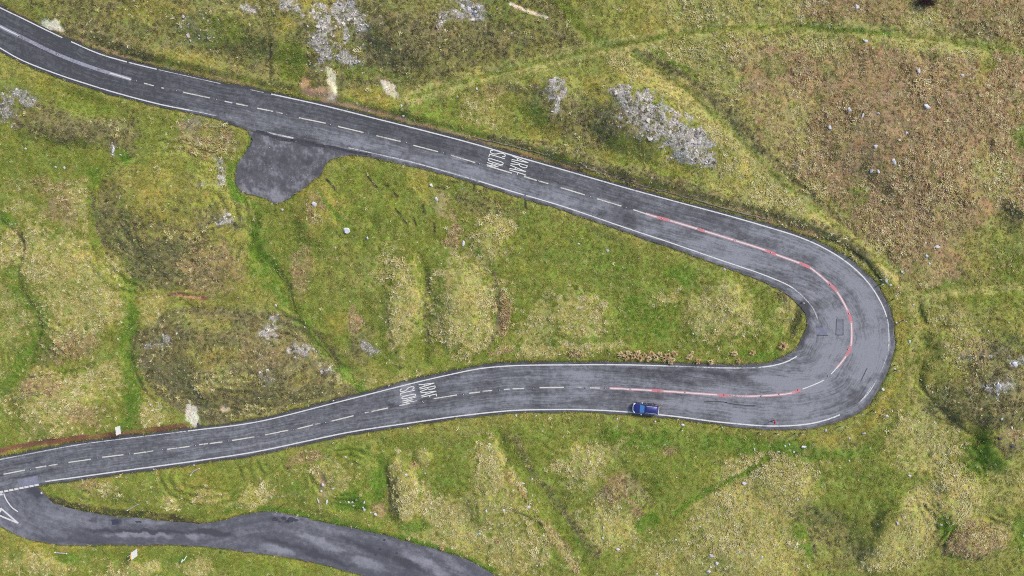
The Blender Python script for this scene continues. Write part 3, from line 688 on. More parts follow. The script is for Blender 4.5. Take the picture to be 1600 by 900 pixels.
def asphalt_material(name, base, light, dark, light_amt, streak=(0.10, 3.2), amp=0.8):
    m, n, l, b = new_mat(name, 0.85, spec=0.25)
    uv = n.new('ShaderNodeAttribute'); uv.attribute_name = 'lane'          # x along the road in metres, y across in metres
    wear = n.new('ShaderNodeAttribute'); wear.attribute_name = 'wear'
    tcn = n.new('ShaderNodeTexCoord'); vec = tcn.outputs['Object']
    mp = n.new('ShaderNodeMapping'); mp.inputs['Scale'].default_value = (streak[0], streak[1], 1); l.new(uv.outputs['Vector'], mp.inputs[0])
    st = noise_node(n, l, mp.outputs[0], 1.0, 6, 0.65)
    mp2 = n.new('ShaderNodeMapping'); mp2.inputs['Scale'].default_value = (streak[0] * 5, streak[1] * 1.7, 1); l.new(uv.outputs['Vector'], mp2.inputs[0])
    st2 = noise_node(n, l, mp2.outputs[0], 1.0, 5, 0.7)
    mid = noise_node(n, l, vec, 1.3, 6, 0.7); big = noise_node(n, l, vec, 0.16, 4, 0.55); fine = noise_node(n, l, vec, 7.0, 5, 0.75)
    def part(v, k): return mathn(n, l, 'MULTIPLY', mathn(n, l, 'SUBTRACT', v, 0.5), k)
    s = mathn(n, l, 'ADD', part(st.outputs['Fac'], 1.35 * amp), part(st2.outputs['Fac'], 0.6 * amp))
    s = mathn(n, l, 'ADD', s, part(mid.outputs['Fac'], 1.3 * amp))
    s = mathn(n, l, 'ADD', s, mathn(n, l, 'MULTIPLY', wear.outputs['Fac'], 0.34))
    s = mathn(n, l, 'ADD', s, part(big.outputs['Fac'], 0.5))
    s = mathn(n, l, 'ADD', s, 0.6)
    c = mixc(n, l, maprange(n, l, s, 0.3, 0.6, 0, 1), lin(dark), lin(base))
    c = mixc(n, l, maprange(n, l, s, 0.6, 0.6 + light_amt, 0, 1), c, lin(light))
    g = mixc(n, l, 1.0, c, mixc(n, l, maprange(n, l, fine.outputs['Fac'], 0.3, 0.7, 0, 1), (0.8, 0.8, 0.8), (1.2, 1.2, 1.2)), 'MULTIPLY')
    l.new(g, b.inputs['Base Color'])
    bp = n.new('ShaderNodeBump'); bp.inputs['Strength'].default_value = 0.25; bp.inputs['Distance'].default_value = 0.02
    l.new(fine.outputs['Fac'], bp.inputs['Height']); l.new(bp.outputs[0], b.inputs['Normal'])
    return m


M_ROAD = asphalt_material('worn_asphalt', (108, 108, 111), (150, 151, 156), (78, 78, 81), 0.38)
M_SIDE = asphalt_material('side_road_asphalt', (100, 100, 106), (152, 151, 157), (78, 78, 84), 0.36, (0.10, .8), .45)
M_LAY = asphalt_material('layby_tarmac', (104, 102, 106), (150, 148, 152), (84, 83, 86), 0.34, (0.5, 0.5), .95)
M_PATCH = asphalt_material('patch_asphalt', (134, 135, 150), (156, 156, 170), (108, 108, 122), 0.3, (0.5, 0.5), .5)


def strip_mesh(name, A, B, nacross, dz, mat, wearf=None, tparams=None, skirt=True):
    """paving between two station lists, with lane coordinates in metres and a side skirt"""
    n = len(A)
    cl = arclen((A + B) / 2) * S
    wid = np.linalg.norm(B - A, axis=1) * S
    ts = np.asarray(tparams) if tparams is not None else np.linspace(0, 1, nacross + 1)
    V = []; lane = []; pxs = []
    for t in ts:
        P = A * (1 - t) + B * t
        V.append(road3(P[:, 0], P[:, 1], dz)); pxs.append(P)
        lane.append(np.stack([cl, wid * t, 0 * cl], 1))
    m = len(ts)
    Pall = np.stack(pxs)           # m,n,2
    V = np.stack(V); lane = np.stack(lane)
    wear = wearf(Pall[..., 0], Pall[..., 1], ts[:, None] + 0 * Pall[..., 0]) if wearf else np.zeros(Pall.shape[:2])
    idx = np.arange(m * n).reshape(m, n)
    F = np.stack([idx[:-1, :-1], idx[1:, :-1], idx[1:, 1:], idx[:-1, 1:]], -1).reshape(-1, 4)
    V = V.reshape(-1, 3); lane = lane.reshape(-1, 3); wear = wear.reshape(-1)
    if skirt:
        for row, flip in ((0, False), (m - 1, True)):
            k0 = len(V)
            low = V[idx[row]] - np.array([0, 0, 0.16])
            V = np.vstack([V, low]); lane = np.vstack([lane, lane[idx[row]]]); wear = np.concatenate([wear, wear[idx[row]]])
            j = np.arange(n - 1); a = idx[row]
            q = np.stack([a[j], a[j + 1], k0 + j + 1, k0 + j], 1)
            F = np.vstack([F, q if not flip else q[:, ::-1]])
    return mesh_obj(name, V, F, mat, attrs={'lane': lane, 'wear': wear})


def blob(px, py, cx, cy, rx, ry, rot=0):
    r = ell(cx, cy, rx, ry, rot, px + 3 * fbm(px / 12, py / 12, 5, 3), py + 3 * fbm(px / 12, py / 12, 6, 3))
    return 1 - sstep(0.6, 1.2, r)


def main_wear(px, py, t):
    w = np.zeros(px.shape)
    w += 0.55 * sstep(1000, 1200, px) + 0.25 * sstep(700, 900, px) * (py > 500)
    w -= 0.55 * (1 - sstep(150, 420, px)) * (py < 300) + 0.2 * (1 - sstep(500, 950, px)) * (py < 300)
    upper = (py < 420)
    w -= upper * 0.4 * (1 - sstep(0.3, 0.52, t)) * sstep(250, 500, px) * (1 - sstep(1150, 1300, px))     # darker newer lane
    w += upper * 0.45 * sstep(0.5, 0.6, t) * sstep(250, 500, px)
    for a in [(1010, 345, 70, 14, 20, .0), (460, 215, 50, 10, 15, -.7), (985, 347, 14, 10, 20, -.7), (940, 330, 12, 8, 0, -.5), (1075, 587, 120, 14, 3, -1.0), (1160, 372, 12, 8, 20, -.4), (1310, 470, 14, 10, 30, -.6),
              (1335, 625, 30, 9, -45, -1.0), (1352, 600, 14, 6, -55, -.8), (1290, 640, 50, 5, -20, -.6), (1255, 500, 9, 40, 5, -1.2), (1350, 560, 20, 50, 10, .35), (1365, 500, 10, 40, -5, .3), (1270, 590, 50, 16, -25, .3), (1240, 640, 60, 10, 0, .35),
              (700, 640, 60, 8, -8, .45), (660, 610, 60, 14, -12, .25), (60, 755, 40, 10, -10, .5), (30, 725, 40, 4, -10, -.5), (40, 747, 30, 4, -10, -.7), (610, 634, 16, 2, -10, -1.5), (845, 625, 50, 12, 0, .3), (930, 590, 40, 10, 0, .3), (480, 175, 40, 6, 12, .3), (330, 180, 60, 5, 12, .7), (560, 225, 60, 6, 14, .5)]:
        w += a[5] * blob(px, py, *a[:5])
    s_ = px / 60.0 + py / 45.0
    w += 0.45 * np.exp(-((t - .28) / .05) ** 2) * (.4 + vnoise(s_, s_ * 0 + 1.3, 7)) * (py > 420) + 0.5 * np.exp(-((t - .74) / .06) ** 2) * (.3 + vnoise(s_, s_ * 0 + 5.3, 8)) * (py > 420)
    w += 0.5 * fbm(px / 35, py / 14, 9, 3) * (px > 600)
    hp = sstep(1080, 1230, px)
    w += hp * (0.55 * np.exp(-((t - .2) / .06) ** 2) - 0.45 * np.exp(-((t - .36) / .05) ** 2) + 0.4 * np.exp(-((t - .62) / .07) ** 2) - 0.3 * np.exp(-((t - .82) / .06) ** 2)) * (.6 + .8 * vnoise(s_ * 1.7, s_ * 0 + 2.2, 10))
    # dark, less trafficked strip beyond the edge lines
    w -= 0.9 * (1 - sstep(0.03, 0.075, t)) + 0.9 * sstep(0.925, 0.97, t)
    return w


TS = [0, .02, .045, .07, .1, .15, .2, .27, .34, .4, .45, .5, .55, .6, .66, .73, .8, .85, .9, .93, .955, .98, 1]
road = strip_mesh('main_road', EO, EI, 0, 0.0, M_ROAD, main_wear, TS)
tag(road, 'worn two-lane asphalt road bending through a tight hairpin', None, None, 'structure')


def side_wear(px, py, t):
    w = 0.25 * (1 - sstep(60, 180, px)) + 0 * px
    for a in [(130, 812, 70, 14, 10, .35), (215, 836, 60, 5, 0, .8), (300, 838, 14, 7, 15, .7), (230, 815, 40, 6, 2, .6), (220, 830, 90, 2.6, 1, -1.5), (330, 832, 40, 4, 8, -1.2), (182, 816, 7, 5, 0, -1.6), (445, 808, 24, 6, 8, .6), (440, 857, 40, 7, 8, .8), (500, 848, 45, 6, 18, .8), (530, 835, 70, 4, 20, .5), (575, 880, 30, 9, 25, .8), (660, 880, 45, 8, 25, .9), (630, 855, 50, 5, 22, .4),
              (700, 875, 40, 5, 28, .5), (480, 862, 90, 6, 18, -1.0), (600, 865, 90, 6, 22, -1.0), (105, 845, 60, 5, 2, -.5), (80, 800, 30, 8, 25, .2), (145, 812, 8, 6, 0, -.7), (55, 768, 12, 8, 20, -1.3), (440, 812, 22, 4, 10, -.6)]:
        w = w + a[5] * blob(px, py, *a[:5])
    return w


side = strip_mesh('side_road', SN, SS, 18, -0.012, M_SIDE, side_wear)
tag(side, 'patchy grey side road joining the main road at the lower left', None, None, 'structure')
# lay-by: triangulated sheet
bm = bmesh.new()
lv = [bm.verts.new(road3(p[0], p[1], -0.018)) for p in LAY]
bm.faces.new(lv)
bmesh.ops.triangulate(bm, faces=bm.faces[:])
for _ in range(3):
    bmesh.ops.subdivide_edges(bm, edges=[e for e in bm.edges if e.calc_length() > 1.6], cuts=1)
    bmesh.ops.triangulate(bm, faces=bm.faces[:])
bm.normal_update()
for f in bm.faces:
    if f.normal.z < 0: f.normal_flip()
bnd = [e for e in bm.edges if e.is_boundary]
ex = bmesh.ops.extrude_edge_only(bm, edges=bnd)
for v in [g for g in ex['geom'] if isinstance(g, bmesh.types.BMVert)]: v.co.z -= 0.14
me = bpy.data.meshes.new('layby'); bm.to_mesh(me); bm.free()
co = np.zeros(len(me.vertices) * 3); me.vertices.foreach_get('co', co); co = co.reshape(-1, 3)
kz = HC / (HC - co[:, 2]); lpx = co[:, 0] * kz / S + 800; lpy = 450 - co[:, 1] * kz / S
lw = np.zeros(len(co))
for a in [(440, 215, 40, 5, 8, 1.1), (480, 270, 14, 12, 0, .6), (435, 305, 16, 10, 0, 1.0), (400, 300, 16, 6, 10, .9), (380, 296, 12, 6, 30, .8), (475, 252, 30, 3, -40, -1.2), (500, 225, 50, 5, 12, -1.0), (400, 215, 12, 8, 0, -.7), (492, 272, 12, 6, 20, -.8), (420, 260, 40, 30, 0, -.15)]:
    lw += a[5] * blob(lpx, lpy, *a[:5])
me.attributes.new('lane', 'FLOAT_VECTOR', 'POINT').data.foreach_set('vector', co.astype(np.float32).ravel())
me.attributes.new('wear', 'FLOAT', 'POINT').data.foreach_set('value', lw.astype(np.float32))
me.materials.append(M_LAY)
layby = tag(link(bpy.data.objects.new('layby', me)), 'dark tarmac lay-by bulging off the upper road', None, None, 'structure')


# ---- paint
def paint_material(name, srgb, worn=0.5, under=(110, 110, 120)):
    m, n, l, b = new_mat(name, 0.7, spec=0.3)
    tcn = n.new('ShaderNodeTexCoord'); vec = tcn.outputs['Object']
    t = noise_node(n, l, vec, 3.5, 6, 0.75); t2 = noise_node(n, l, vec, 0.5, 3, 0.5)
    s = mathn(n, l, 'ADD', mathn(n, l, 'MULTIPLY', t.outputs['Fac'], 0.7), mathn(n, l, 'MULTIPLY', t2.outputs['Fac'], 0.3))
    k = maprange(n, l, s, worn - 0.10, worn + 0.06, 0, 1)
    l.new(mixc(n, l, k, lin(under), lin(srgb)), b.inputs['Base Color'])
    return m


M_WHITE = paint_material('white_road_paint', (232, 230, 224), 0.40)
M_WHITE_WORN = paint_material('worn_white_road_paint', (222, 220, 216), 0.49)
M_RED = paint_material('faded_red_road_surfacing', (212, 158, 158), 0.45, (150, 130, 138))
M_RED2 = paint_material('red_road_surfacing', (218, 132, 136), 0.40, (150, 120, 128))
M_CREAM = paint_material('cream_road_paint', (226, 222, 206), 0.44)


def ribbon(name, pts, w, dz, mat, parent, raw=False, label=None):
    P = resample(np.asarray(pts, float), 3.0) if raw else spline(pts, 3.0)
    t = np.gradient(P, axis=0); t /= np.linalg.norm(t, axis=1)[:, None]
    nr = np.stack([t[:, 1], -t[:, 0]], 1) * (w / S / 2)
    A, B = P + nr, P - nr
    n = len(P)
    V = np.vstack([road3(A[:, 0], A[:, 1], dz), road3(B[:, 0], B[:, 1], dz)])
    F = [(i, n + i, n + i + 1, i + 1) for i in range(n - 1)]
    o = mesh_obj(name, V, F, mat, parent)
    if label: o['label'] = label
    return o


def part_curve(P, a, b):
    s = arclen(P); s0, s1 = near_s(P, a), near_s(P, b)
    t = np.linspace(s0, s1, max(3, int(abs(s1 - s0) / 3)))
    return at_s(P, t)


Z1, Z2, Z3 = 0.006, 0.011, 0.016
for a, b, m, w in [((-250, -120), (98, 59), M_WHITE, .19), ((111, 65), (197, 96), M_WHITE, .19), ((201, 97.5), (245, 108), M_WHITE, .19), ((248, 108), (345, 130), M_WHITE_WORN, .12), ((392, 140), (412, 144.5), M_WHITE_WORN, .14), ((424, 147), (1150, 340), M_WHITE, .19), ((1150, 340), (1375, 470), M_WHITE, .2), ((1375, 470), (1386, 496), M_WHITE, .19), ((1386, 497), (1388.5, 548), M_WHITE_WORN, .17), ((1386, 556), (1372, 589), M_WHITE_WORN, .07), ((1370, 592), (1343, 629), M_WHITE_WORN, .16), ((1311, 648.5), (990, 644.5), M_WHITE, .22), ((990, 644.5), (71, 752.5), M_WHITE, .2)]:
    ribbon('edge_line', part_curve(OUT_C, a, b), w, Z1, m, road, True)
ribbon('edge_line', [(1361, 604), (1352, 618), (1343, 628)], .08, Z1, M_WHITE_WORN, road)
for a, b, m, w in [((-280, -75), (297, 172), M_WHITE, .19), ((297, 172), (337, 181), M_WHITE_WORN, .12), ((417, 206), (458, 216), M_WHITE_WORN, .26), ((545, 228), (590, 240), M_WHITE_WORN, .16), ((592, 240.5), (745, 282), M_WHITE_WORN, .2), ((748, 283), (820, 305), M_WHITE, .18), ((823, 306), (1238, 449), M_WHITE, .17), ((1238, 449), (1278, 503), M_WHITE_WORN, .17), ((1246, 556), (1190, 573.5), M_WHITE, .19), ((1190, 573.5), (1040, 572), M_WHITE_WORN, .2), ((1040, 572), (750, 576), M_WHITE, .19), ((750, 576), (293, 673.5), M_WHITE, .18), ((290, 674), (-260, 774), M_WHITE_WORN, .17)]:
    ribbon('edge_line', part_curve(IN_C, a, b), w, Z1, m, road, True)
# solid centre line top left
CL = [(-250, -98), (-110, -22), (0, 41), (30, 56), (90, 85), (150, 107.5), (205, 124)]
ribbon('centre_line', CL, .55, Z1, paint_material('rubbed_centre_paint', (168, 168, 176), 0.47), road)
ribbon('centre_line', CL[:4], .16, Z2, M_WHITE, road); ribbon('centre_line', [(172, 114), (185, 118), (205, 124.5)], .2, Z2, M_WHITE, road)
DASH = [((225, 130), (240, 134)), ((252, 137), (256, 138)), ((286, 144), (327.5, 153)), ((351, 158), (363, 161)), ((369, 162), (387, 165.5)), ((402, 169), (427, 174)), ((432, 175), (442, 177.5)), ((467, 184), (509, 192.5)), ((528, 197.5), (568, 207)),
        ((588, 212), (626, 221)), ((646, 227), (684.5, 237)), ((704.5, 242.5), (742.5, 254)), ((761, 259), (800, 270.5)), ((820, 276), (839, 282)), ((843, 283), (857, 287)), ((876, 293), (914, 304.5)), ((933, 310.5), (971, 322)), ((989.5, 327.5), (1009, 334)),
        ((922, 606), (937, 606.3)), ((900, 605), (909, 605.2)), ((843, 605.8), (881, 605.2)), ((801, 607.5), (819, 607)), ((787, 608.5), (797, 608)), ((754, 611.5), (769, 610)), ((732.5, 614.5), (750, 612.5)), ((677.5, 623), (714, 617)), ((624, 634), (640, 630)), ((580.5, 643), (606, 637.5)),
        ((570, 645), (576, 644)), ((518, 658), (552.5, 649.5)), ((492.5, 663), (501, 661.5)), ((465, 670), (489, 664)), ((437, 674.5), (450, 672.5)), ((414, 679.5), (437, 675)), ((362.5, 688.3), (397.5, 682.5)), ((327.5, 693), (347.5, 690.5)), ((311, 695), (325, 693)), ((261, 702), (296, 697.5)),
        ((209, 709), (239.5, 704.5)), ((159.5, 714.5), (193, 710.5)), ((107, 722.5), (142, 717.5)), ((76, 727.5), (90, 725.5)), ((55.5, 731), (72.5, 728)), ((5.5, 741), (39, 734.5)), ((-50, 752), (-15, 745))]
for a, b in DASH:
    ribbon('centre_dash', [a, ((a[0] + b[0]) / 2, (a[1] + b[1]) / 2), b], .19, Z1, M_CREAM if b[0] - a[0] > 12 else M_WHITE_WORN, road, True)
# red-edged centre line round the hairpin
RCL = spline([(1009, 334), (1027.5, 339.5), (1046, 344.5), (1091, 358), (1146, 375), (1196, 391), (1212, 397.5), (1249, 411), (1265, 418), (1295, 442.5), (1307, 455), (1325, 487), (1330, 504), (1329.5, 540), (1323, 555), (1297, 586), (1287, 594), (1254, 608), (1237, 614), (1200, 618), (1160, 619), (1137, 618), (1121, 617), (1035, 611), (1018, 610), (952.5, 606.5)], 3)
for a, b in [((1009, 334), (1249, 411)), ((1249, 411), (1327, 500)), ((1327, 500), (1308, 575)), ((1252, 608.5), (1204, 617.5)), ((1204, 617.5), (952.5, 606.5))]:
    ribbon('red_strip', part_curve(RCL, a, b), .44, Z1, M_RED, road, True)
for a, b in [((1028, 339.5), (1044, 344)), ((1092, 358), (1099, 360.5)), ((1198, 392), (1212, 397.5)), ((1250, 411.5), (1265, 418)), ((1295, 442.5), (1306, 453)), ((1325, 487), (1329.5, 503)), ((1329, 541), (1324, 553)), ((1252, 608.5), (1242, 612)), ((1220, 616), (1212, 617)), ((1137, 618), (1122, 617)), ((1034, 611), (1018, 610))]:
    ribbon('red_block', part_curve(RCL, a, b), .5, Z2, M_RED2, road, True)
for a, b, m in [((1009, 334), (1027.5, 339.5), 0), ((1046, 344.5), (1091, 358), 0), ((1100, 361), (1146, 375.5), 0), ((1151, 377), (1196, 391), 0), ((1213, 398), (1249, 411), 0), ((1266, 418.5), (1294, 441.5), 0), ((1307, 455), (1325, 486), 0), ((1330, 505), (1329.3, 541), 0), ((1322, 556), (1298, 585), 0), ((1287, 594), (1254, 608), 0), ((1237, 614), (1170, 619), 0), ((1170, 619), (1138, 618), 1), ((1121, 617), (1035, 611), 0), ((1017, 610), (953.5, 606.6), 0)]:
    ribbon('centre_dash', part_curve(RCL, a, b), .17, Z3, M_WHITE if not m else M_WHITE_WORN, road, True)
# road studs
M_STUD = simple('road_stud_rubber', (52, 52, 58), 0.6, 0.3)
M_STUDW = simple('road_stud_reflector', (236, 236, 232), 0.3, 0.05)
stud_me = None
STUDS = [(30, 56.5), (90, 85), (153, 108.5), (168, 114), (213, 126.5), (276, 142), (338, 155), (447, 178.5), (516, 194.5), (575, 208), (635, 223), (693, 239), (749, 256), (841, 282.5), (922, 307), (978, 324), (1035, 341.5), (1091.5, 358), (1147.5, 375.5), (1205, 394.5), (1251, 413), (1297, 445), (1327, 490), (1325, 546), (1294, 587.5), (1247, 609.5), (1217, 616), (1189, 619), (1131, 617.5), (1070, 613), (1029, 611), (985, 608), (946, 606.3), (914, 606), (834, 606.5), (780, 609.5), (724, 616), (660, 627), (662, 629), (562, 647), (508, 660), (458, 671.5), (403, 682), (356.5, 689), (305, 696), (254, 702.5), (242, 704.5), (202, 709), (152, 715.5), (100, 723.5), (47.5, 733)]
for i, p in enumerate(STUDS):
    c = road3(*p, Z3)
    if stud_me is None:
        o = MB().box((0, 0, .004), (.26, .2, .016)).build('road_stud', M_STUD, road); stud_me = o.data
        r = MB().box((.02, 0, .018), (.1, .12, .02)).build('reflector', M_STUDW, o); refl_me = r.data
    else:
        o = link(bpy.data.objects.new('road_stud', stud_me), road); r = link(bpy.data.objects.new('reflector', refl_me), o)
    o.location = c; o.rotation_euler = (0, 0, random.uniform(-.3, .3))

# ---- lettering: strokes in a unit box (x across, y up), stretched along the lane
GLYPH = {'S': [[(.95, .84), (.8, .97), (.5, 1), (.2, .97), (.05, .85), (.07, .7), (.25, .6), (.75, .42), (.94, .3), (.95, .15), (.8, .03), (.5, 0), (.2, .03), (.05, .16)]], 'L': [[(.08, 1), (.08, 0), (.92, 0)]],
         'O': [[(.5, 1), (.2, .96), (.06, .82), (.06, .18), (.2, .04), (.5, 0), (.8, .04), (.94, .18), (.94, .82), (.8, .96), (.5, 1)]], 'W': [[(0, 1), (.25, 0), (.5, .75), (.75, 0), (1, 1)]],
         'A': [[(0, 0), (.5, 1), (1, 0)], [(.17, .33), (.83, .33)]], 'R': [[(.08, 0), (.08, 1), (.6, 1), (.88, .92), (.94, .76), (.86, .6), (.6, .52), (.08, .52)], [(.5, .52), (.95, 0)]], 'F': [[(.08, 0), (.08, 1), (.92, 1)], [(.08, .54), (.72, .54)]]}


def letter(ch, o, ax, ay, mat):
    """o: pixel of the letter's lower-left corner, ax: width vector, ay: height vector, in pixels"""
    o = np.array(o, float); ax = np.array(ax, float); ay = np.array(ay, float)
    V = []; F = []
    for st in GLYPH[ch]:
        P = np.array([o + ax * x + ay * y for x, y in st])
        n = len(P)
        for i in range(n - 1):
            d = P[i + 1] - P[i]; ln = np.linalg.norm(d); d = d / ln; hw = (.05 if ch == 'W' else .068) / S
            a_, b_ = P[i] - d * hw * .6, P[i + 1] + d * hw * .6; nr = np.array([d[1], -d[0]]) * hw
            k = len(V); q = np.array([a_ + nr, a_ - nr, b_ - nr, b_ + nr])
            V += road3(q[:, 0], q[:, 1], Z2 + .0012 * (len(F) % 5)).tolist(); F.append((k, k + 1, k + 2, k + 3))
    return mesh_obj('letter', V, F, mat, road)


M_LET = paint_material('lettering_paint', (238, 236, 226), 0.36)
# upper arm: letters read by traffic heading up the lane; tops point down-right along the road
def word(txt, corners, mat):
    for ch, (o, ax, ay) in zip(txt, corners):
        lt = letter(ch, o, ax, ay, mat)
        lt['label'] = 'painted letter ' + ch


u1 = np.array([.966, .26])           # along the upper arm
def row(o0, step, wv, hv, n): return [((o0[0] + step[0] * i, o0[1] + step[1] * i), wv, hv) for i in range(n)]


word('SLOW', [((766.6, 234.0), (-1.3, 4.9), (23.5, 7.0)), ((765.0, 240.6), (-1.1, 4.2), (23.5, 7.0)), ((763.4, 246.6), (-1.3, 4.8), (23.5, 7.0)), ((761.8, 252.4), (-1.6, 6.4), (23.5, 7.0))], M_LET)
word('ARAF', [((801.2, 244.2), (-1.3, 5.0), (24.5, 7.4)), ((799.4, 251.2), (-1.3, 4.8), (24.5, 7.4)), ((797.6, 258.2), (-1.3, 5.0), (24.5, 7.4)), ((796.2, 265.2), (-1.1, 4.4), (24.5, 7.4))], M_LET)
word('SLOW', [((624.5, 608.2), (1.0, 4.6), (22, -5.0)), ((625.8, 614.4), (.8, 3.8), (22, -5.0)), ((627.2, 619.8), (1.0, 4.4), (22, -5.0)), ((628.4, 625.2), (1.2, 6.0), (22, -5.0))], M_LET)
word('ARAF', [((654.5, 601.2), (1.0, 4.7), (23.5, -5.0)), ((656, 607.6), (1.0, 4.4), (23.5, -5.0)), ((657.4, 613.8), (1.0, 4.7), (23.5, -5.0)), ((659, 620.2), (.8, 3.8), (22.5, -4.8))], M_LET)

# ---- junction markings on the side road
for i in range(9):
    x0 = 60.5 - 7.9 * i; y0 = 757.2 + 1.56 * i
    ribbon('give_way_dash', [(x0, y0), (x0 - 3.2, y0 + .63), (x0 - 6.6, y0 + 1.3)], .33, Z2, M_WHITE, road, True)
for i in range(5):
    x0 = 4 - 7.9 * i; y0 = 772 + 1.56 * i
    ribbon('give_way_dash', [(x0, y0), (x0 - 3.2, y0 + .63), (x0 - 6.6, y0 + 1.3)], .33, Z2, M_WHITE, side, True)
ribbon('centre_line', [(5.8, 771), (8, 777), (13.5, 786.5), (20, 794), (28, 799.5)], .2, Z1, M_WHITE, side)
TRI = np.array([(1.0, 794.0), (28.5, 817.5), (-5.5, 803.5)])
for a, b, w in ((0, 1, .26), (1, 2, .26), (2, 0, .7)):
    ribbon('give_way_triangle', [TRI[a], (TRI[a] + TRI[b]) / 2, TRI[b]], w, Z1 + .002 * a, M_WHITE, side, True)


def patch(parent, quad, mat, dz=.004, name='asphalt_patch'):
    q = np.array(quad, float)
    n = 6; V = []
    for j in range(n + 1):
        for i in range(n + 1):
            u, v = i / n, j / n
            p = q[0] * (1 - u) * (1 - v) + q[1] * u * (1 - v) + q[2] * u * v + q[3] * (1 - u) * v
            V.append(p)
    V = np.array(V) + rng.normal(0, .25, (len(V), 2))
    W3 = road3(V[:, 0], V[:, 1], dz)
    F = [(j * (n + 1) + i, (j + 1) * (n + 1) + i, (j + 1) * (n + 1) + i + 1, j * (n + 1) + i + 1) for j in range(n) for i in range(n)]
    return mesh_obj(name, W3, F, mat, parent, attrs={'lane': W3, 'wear': np.zeros(len(W3))})


M_SEAL = simple('dark_joint_seal', (70, 70, 78), 0.7, 0.3)
patch(road, [(1276, 512), (1293, 511), (1293, 523.5), (1276, 523)], M_PATCH)
patch(road, [(1307, 499), (1317, 498.5), (1317, 523), (1306, 523)], asphalt_material('grey_patch', (128, 128, 136), (144, 144, 154), (108, 108, 116), .3, (.5, .5)))
for a, b in [((1306, 523.5), (1317.5, 523.5)), ((1307, 498.5), (1306, 523)), ((1317.3, 498.5), (1317.3, 523)), ((1276, 523.8), (1294, 524))]:
    ribbon('joint_seal', [a, ((a[0] + b[0]) / 2, (a[1] + b[1]) / 2), b], .13, .008, M_SEAL, road, True)
patch(road, [(27, 749.5), (59, 743), (61, 755), (31, 761)], M_PATCH)
M_TAR = simple('fresh_dark_tar', (66, 66, 84), 0.7, 0.2)
patch(side, [(174, 812), (184, 812.5), (185, 819.5), (175, 820)], M_TAR, -.006)
patch(side, [(211, 814), (221, 814.5), (221, 817), (212, 816.5)], M_TAR, -.006)
for pts in [[(192, 100), (190, 118), (187, 136)], [(1148, 372), (1158, 374), (1166, 372)], [(1130, 628), (1150, 632), (1180, 634)], [(1355, 575), (1350, 585), (1345, 596)], [(1100, 628), (1120, 627), (1136, 629)]]:
    ribbon('tar_crack_seal', pts, .13, .005, M_SEAL, road)
ribbon('joint_seal', [(400, 205), (415, 208), (440, 218), (460, 219), (480, 222), (500, 227), (520, 230), (545, 236), (580, 242)], .45, .006, simple('ragged_tar_joint', (70, 68, 74), .9, .5, 2.0), road)
# pothole scabs on the side road
for cx, cy, r in [(430, 811, 6), (443, 810, 5), (455, 812, 7), (463, 813, 4), (586, 836, 2), (600, 844, 3), (594, 858, 3), (587, 867, 2.5), (620, 864, 3), (437, 815, 3), (449, 815, 5)]:
    a = np.linspace(0, 2 * math.pi, 11)[:-1]
    rr = r * (.6 + .5 * rng.random(10))
    V = road3(cx + rr * np.cos(a), cy + .6 * rr * np.sin(a), -.007)
    mesh_obj('pothole_scab', V, [tuple(range(9, -1, -1))], M_SEAL, side)

# ------------------------------------------------------------------ ground cover (uncountable): instanced tufts
def tuft_material(name, rough=0.9, transl=0.25):
    m, n, l, b = new_mat(name, rough, spec=0.1)
    a = n.new('ShaderNodeAttribute'); a.attribute_type = 'INSTANCER'; a.attribute_name = 'tint'
    oi = n.new('ShaderNodeTexCoord')
    t = noise_node(n, l, oi.outputs['Object'], 14, 2)
    v = n.new('ShaderNodeVectorMath'); v.operation = 'SCALE'
    l.new(a.outputs['Color'], v.inputs[0]); l.new(maprange(n, l, t.outputs['Fac'], 0.3, 0.7, 0.75, 1.25), v.inputs['Scale'])
    l.new(v.outputs[0], b.inputs['Base Color'])
    tr = n.new('ShaderNodeBsdfTranslucent'); l.new(v.outputs[0], tr.inputs[0])
    mx = n.new('ShaderNodeMixShader'); mx.inputs[0].default_value = transl
    l.new(b.outputs[0], mx.inputs[1]); l.new(tr.outputs[0], mx.inputs[2])
    l.new(mx.outputs[0], n['Material Output'].inputs['Surface'])
    return m


M_TUFT = tuft_material('grass_blades'); M_HEATH = tuft_material('heather_leaves', 0.9, 0.1)


def stone_material(name, inst=False, base=(206, 199, 188)):
    m, n, l, b = new_mat(name, 0.9, spec=0.2)
    tcn = n.new('ShaderNodeTexCoord')
    t = noise_node(n, l, tcn.outputs['Object'], 2.5 if not inst else 6, 6, 0.7); t2 = noise_node(n, l, tcn.outputs['Object'], 9, 4, 0.7)
    c = mixc(n, l, maprange(n, l, t.outputs['Fac'], 0.35, 0.6, 0, 1), lin(base) * 0.62, np.minimum(lin(base) * 1.15, .8))
    c = mixc(n, l, maprange(n, l, t2.outputs['Fac'], 0.58, 0.72, 0, .6), c, lin((110, 108, 100)))
    if inst:
        a = n.new('ShaderNodeAttribute'); a.attribute_type = 'INSTANCER'; a.attribute_name = 'tint'
        c = mixc(n, l, 1.0, c, a.outputs['Color'], 'MULTIPLY')
    l.new(c, b.inputs['Base Color'])
    bp = n.new('ShaderNodeBump'); bp.inputs['Strength'].default_value = 0.5; bp.inputs['Distance'].default_value = 0.05
    l.new(t.outputs['Fac'], bp.inputs['Height']); l.new(bp.outputs[0], b.inputs['Normal'])
    return m


M_STONE = stone_material('pale_limestone', base=(226, 224, 224)); M_STONEI = stone_material('scree_limestone', True); M_DSTONE = stone_material('dark_stone', base=(96, 94, 98))


